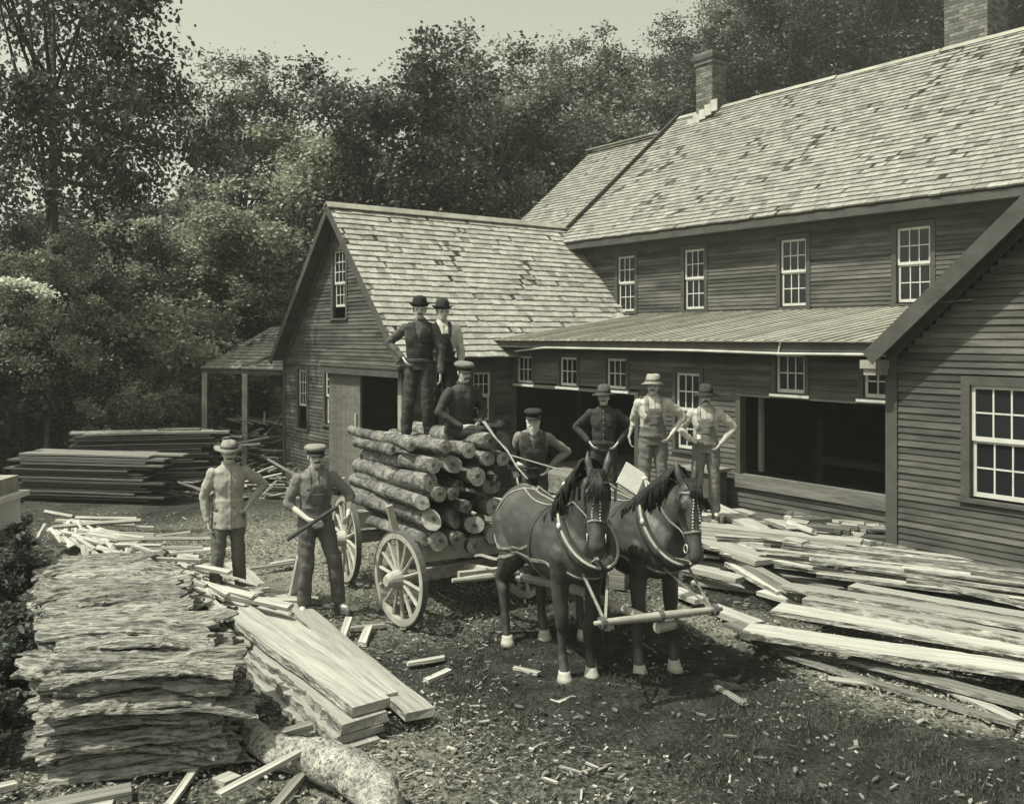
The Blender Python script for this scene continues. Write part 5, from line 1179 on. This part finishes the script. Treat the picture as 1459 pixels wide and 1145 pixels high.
def trunkmesh(name,seed,H0,Hc,Rc,r0,cen):
    r=random.Random(seed); mb=MB(); top=V(r.uniform(-.4,.4),r.uniform(-.4,.4),H0+Hc*.75)
    spine=[V(0,0,-.4),V(0,0,.1),V(top.x*.2,top.y*.2,H0*.6),V(top.x*.5,top.y*.5,H0+Hc*.25),top]
    mb.tube(spine,[r0*1.5,r0*1.1,r0*.85,r0*.6,r0*.12],10)
    for k in range(30):
        c=Vector(cen[r.randrange(len(cen))])+V(0,0,H0); t=r.uniform(.3,.95); a=spine[2].lerp(spine[4],t*.8); 
        mb.tube([a,a.lerp(c,.5)+V(0,0,-.1),c],[r0*.36*(1.15-t*.5),r0*.22,r0*.06],6)
    me=mb.mesh(name); me.materials.append(M_trunk); me.shade_smooth(); return me
KINDS={}
def kind(key,seed,n,R_,H_,H0,clumps,leaf,m,r0,**kw):
    cm,cen=leafmesh('crown',seed,n,R_,H_,clumps,leaf,m,**kw)
    KINDS[key]=(cm,trunkmesh('trunk',seed,H0,H_,R_,r0,cen),H0)
kind('oakA',1,34000,4.3,9.5,2.6,170,.155,M_leafd,.30)
kind('oakB',2,28000,3.6,8.5,3.2,130,.15,M_leafd,.24)
kind('elmC',3,26000,3.4,9.0,3.0,140,.145,M_leafm,.22)
kind('elmD',4,28000,3.8,8.0,2.6,150,.155,M_leafm,.24)
kind('youngE',5,22000,2.6,6.5,1.6,90,.13,M_leafl,.14)
kind('mapleF',6,34000,5.2,9.0,3.5,120,.15,M_leafd,.20,lumpy=.5,cl=(.07,.15))
kind('bushG',7,20000,1.9,2.8,.1,60,.095,M_leafl,.06)
kind('bushH',8,20000,2.2,3.2,.1,70,.11,M_leafm,.06)
kind('bushI',9,20000,2.1,3.0,.1,70,.115,M_leafd,.06)
kind('weedJ',10,9000,.75,1.5,.02,40,.075,M_leafd,.02)
TCOUNT=0
def tree(k,x,y,s,label,group,cat='tree',rz=None,z=None,sz=None):
    global TCOUNT; TCOUNT+=1
    cm,tm,H0=KINDS[k]; r=random.Random(TCOUNT*13+5)
    root=bpy.data.objects.new('tree' if cat=='tree' else cat.replace(' ','_'),None); col.objects.link(root)
    root.location=(x,y,gz(x,y) if z is None else z); root.rotation_euler=(0,0,r.uniform(0,6.28) if rz is None else rz); root.scale=(s,s,sz or s); tag(root,label,cat,group)
    c=bpy.data.objects.new('crown',cm); col.objects.link(c); c.parent=root; c.location=(0,0,H0)
    t=bpy.data.objects.new('trunk' if cat=='tree' else 'stem',tm); col.objects.link(t); t.parent=root
    return root
def at(px,Y): return ((px-CX)/F*Y,Y)
TG='trees behind the mill yard'
T_=[ # kind, px, distance, scale, sz
 ('mapleF',75,22,.86,1.30,'huge dark maple filling the upper left corner, sky showing through its crown'),
 ('oakB',-110,23,.62,1.0,'dark oak at the far left margin'),
 ('oakA',225,29,.55,.50,'dense dark tree low between the huge maple and the next crowns'),
 ('elmC',345,33,1.0,1.02,'slender-topped tree left of the tallest centre tree'),
 ('youngE',415,30,1.25,1.25,'light young tree just left of the wing gable'),
 ('elmD',290,36,.8,.72,'grey-green tree behind the gap of open sky'),
 ('oakB',560,29,1.04,1.14,'tall dark tree with twiggy top rising above the wing roof'),
 ('elmC',700,31,1.08,1.13,'tall tree above the ridge of the wing, its crown touching the sky'),
 ('oakA',640,36,.95,.95,'broad dark tree filling behind the two tall centre trees'),
 ('elmD',815,35,1.1,1.1,'round-topped tree right of the two tall centre trees'),
 ('oakB',470,36,.9,.9,'dark tree directly behind the wing gable peak'),
 ('elmC',880,40,1.05,1.05,'pale tree left of the brick chimney'),
 ('oakA',960,44,.95,1.0,'tree immediately behind the brick chimney'),
 ('elmD',1040,46,1.05,1.1,'tree right behind the chimney on the hillside'),
 ('oakB',1110,44,1.2,1.25,'hillside tree where the skyline meets the top edge'),
 ('elmC',1180,50,1.3,1.3,'hillside tree above the middle of the main roof'),
 ('oakA',1250,48,1.1,1.15,'dark hillside tree left of the smokestack'),
 ('elmD',1330,52,1.3,1.3,'hillside tree just left behind the smokestack'),
 ('oakB',1440,48,1.3,1.3,'dark tree right of the smokestack'),
 ('elmC',760,42,1.0,1.0,'tree filling the gap behind the centre trees'),
 ('oakA',1000,38,.72,.72,'low tree behind the left end of the main roof'),
 ('elmD',900,36,.78,.78,'low tree above the far roof section'),
 ('elmC',1090,60,1.35,1.3,'high hillside tree near the top right skyline'),
 ('elmD',1230,62,1.4,1.35,'highest hillside tree behind the main roof'),
 ('oakB',1380,64,1.4,1.4,'far hillside tree behind the smokestack'),
 ('oakA',120,34,.8,.42,'dark tree seen through the lower branches of the huge maple'),
 ('oakB',76,23.4,.52,.55,'small dark tree in front of the foot of the huge maple'),
 ('youngE',66,21.3,.62,.75,'slim pale sapling before the trunk of the huge maple'),
 ('oakA',70,25,.62,.52,'low dense tree hiding the foot of the huge maple'),
 ('oakB',5,27,.7,.62,'dark low tree at the left margin under the huge maple'),
 ('elmC',10,30,.8,.42,'tree behind the far left margin oak'),
 ('youngE',245,29,1.0,.9,'young tree above the pale bushes left of the shed'),
 ('youngE',330,29,1.0,.85,'young tree above the shed roof'),
]
for k,px,Y,s,sz,lb in T_:
    x,y=at(px,Y); tree(k,x,y,s,lb,TG,sz=sz)
r=random.Random(8)
BU=[('bushG',250,27.5,1.6),('bushG',170,25,1.6),('bushG',330,31,1.7),('bushG',425,33,2.0),('bushG',235,23.6,.75),('bushG',185,22.6,.8),('bushG',120,24,1.1),('bushH',60,23.5,1.25),('bushI',-40,22.0,1.5),('bushI',20,22.8,1.2),('bushH',290,34,2.1),('bushI',95,23.0,.8),('bushH',390,35,2.1),('bushI',450,29,1.2),('bushG',90,28,1.9),('bushI',230,36,2.2),('bushI',520,31,1.6),('bushI',620,31,1.6),('bushI',110,32,2.3),('bushI',700,34,1.8),('bushH',30,26,1.9),('bushG',275,25.2,.6)]
for i,(k,px,Y,s) in enumerate(sorted(BU,key=lambda b:b[1])):
    x,y=at(px,Y); tree(k,x,y,s,f"{ {'bushG':'pale','bushH':'grey-green','bushI':'dark'}[k]} leafy bush, {ORD[i]} from the left in the thicket along the yard",'bushes in the thicket along the yard','bush')
for i in range(11):
    Y=6.3+i*.62; x=-.555*Y-.10+ (.25 if i%2 else 0)-.30; tree('weedJ',x,Y,.55+.1*(i%3),f"dark weed clump, {ORD[i]} from the front along the left edge beside the bark pile",'dark weeds along the left edge','weed clump')
# bough hanging in from the left edge, sunlight painted into its pale leaf colour
bg_=empty('drooping_bough',V(-7.9,14,4.0),0,'bough with sunlight painted into its pale leaves, arching in from the left edge over the dark thicket','bough')
mb=MB(); BP=[D(-60,418,14),D(-10,403,14),D(25,402,14),D(50,408,14),D(72,422,14)]; mb.tube(BP,[.03,.022,.016,.012,.004],6); mb.build('stem',M_trunk,bg_)
mb=MB(); r=random.Random(4)
for i in range(1500):
    k=r.randrange(4); p=BP[k].lerp(BP[k+1],r.random())+V(r.gauss(0,.05),r.gauss(0,.10),r.gauss(.0,.035)); a=V(r.gauss(0,1),r.gauss(0,1),r.gauss(0,.4)).normalized()*.035; b=a.cross(V(r.gauss(0,1),r.gauss(0,1),1)).normalized()*.018
    mb.add([p-a,p+b,p+a,p-b],[(0,1,2,3)],r.random())
mb.build('leaves',mat('sun_painted_foliage',(.55,.56,.48),.6,.2,1,tone=.6,bump=0,trans=.3),bg_)
# ================================================================ sky, sun, camera
W=bpy.data.worlds.new('World'); sc.world=W; W.use_nodes=True; nt=W.node_tree; bg=nt.nodes['Background']
sun_el=R(60); sun_dir=V(-.91,-.42,0).normalized()       # where the sun stands (from the scene)
sk=nt.nodes.new('ShaderNodeTexSky'); sk.sky_type='NISHITA'; sk.sun_disc=False; sk.sun_elevation=sun_el; sk.sun_rotation=math.atan2(sun_dir.x,sun_dir.y); sk.dust_density=4; sk.air_density=1.5
bw=nt.nodes.new('ShaderNodeRGBToBW'); nt.links.new(sk.outputs[0],bw.inputs[0])
tn=nt.nodes.new('ShaderNodeVectorMath'); tn.operation='SCALE'; tn.inputs[0].default_value=(.995,1.0,.825); nt.links.new(bw.outputs[0],tn.inputs['Scale']); nt.links.new(tn.outputs[0],bg.inputs[0]); bg.inputs[1].default_value=.15
sl_=bpy.data.lights.new('sun','SUN'); sl_.energy=4.4; sl_.angle=R(.6); sl_.color=(1,1,.84); so=bpy.data.objects.new('sun',sl_); col.objects.link(so)
sv=V(sun_dir.x*math.cos(sun_el),sun_dir.y*math.cos(sun_el),math.sin(sun_el)); so.rotation_euler=sv.to_track_quat('Z','Y').to_euler(); so.location=(-10,-10,30)
cam=bpy.data.cameras.new('camera'); co=bpy.data.objects.new('camera',cam); col.objects.link(co); sc.camera=co
co.location=(0,0,CH)
mb=MB(); mb.box((min(xs)-3,min(ys)-3,-3),(max(xs)+3,max(ys)+3,42)); hz=mb.build('haze',M_post); hz.data.materials.clear()
hm=bpy.data.materials.new('pale_haze'); hm.use_nodes=True; n_=hm.node_tree.nodes; n_.remove(n_['Principled BSDF']); pv=n_.new('ShaderNodeVolumePrincipled'); pv.inputs['Color'].default_value=(.97,.98,.92,1); pv.inputs['Density'].default_value=.0011; hm.node_tree.links.new(pv.outputs[0],n_['Material Output'].inputs['Volume']); hz.data.materials.append(hm); tag(hz,'thin pale haze filling the air of the yard','haze',kind='stuff')
sc.cycles.volume_bounces=0; co.location=(0,0,CH); co.rotation_euler=(R(90),0,0); cam.sensor_fit='HORIZONTAL'; cam.sensor_width=36; cam.lens=36*F/1459; cam.shift_y=-(572.5-HY)/1459; cam.clip_end=2000; cam.clip_start=.1
sc.view_settings.view_transform='Standard'; sc.view_settings.look='None'; sc.view_settings.exposure=.42; sc.view_settings.gamma=1
sc.render.film_transparent=False
sc.cycles.max_bounces=5; sc.cycles.diffuse_bounces=3; sc.cycles.glossy_bounces=2; sc.cycles.transmission_bounces=2; sc.cycles.use_denoising=True
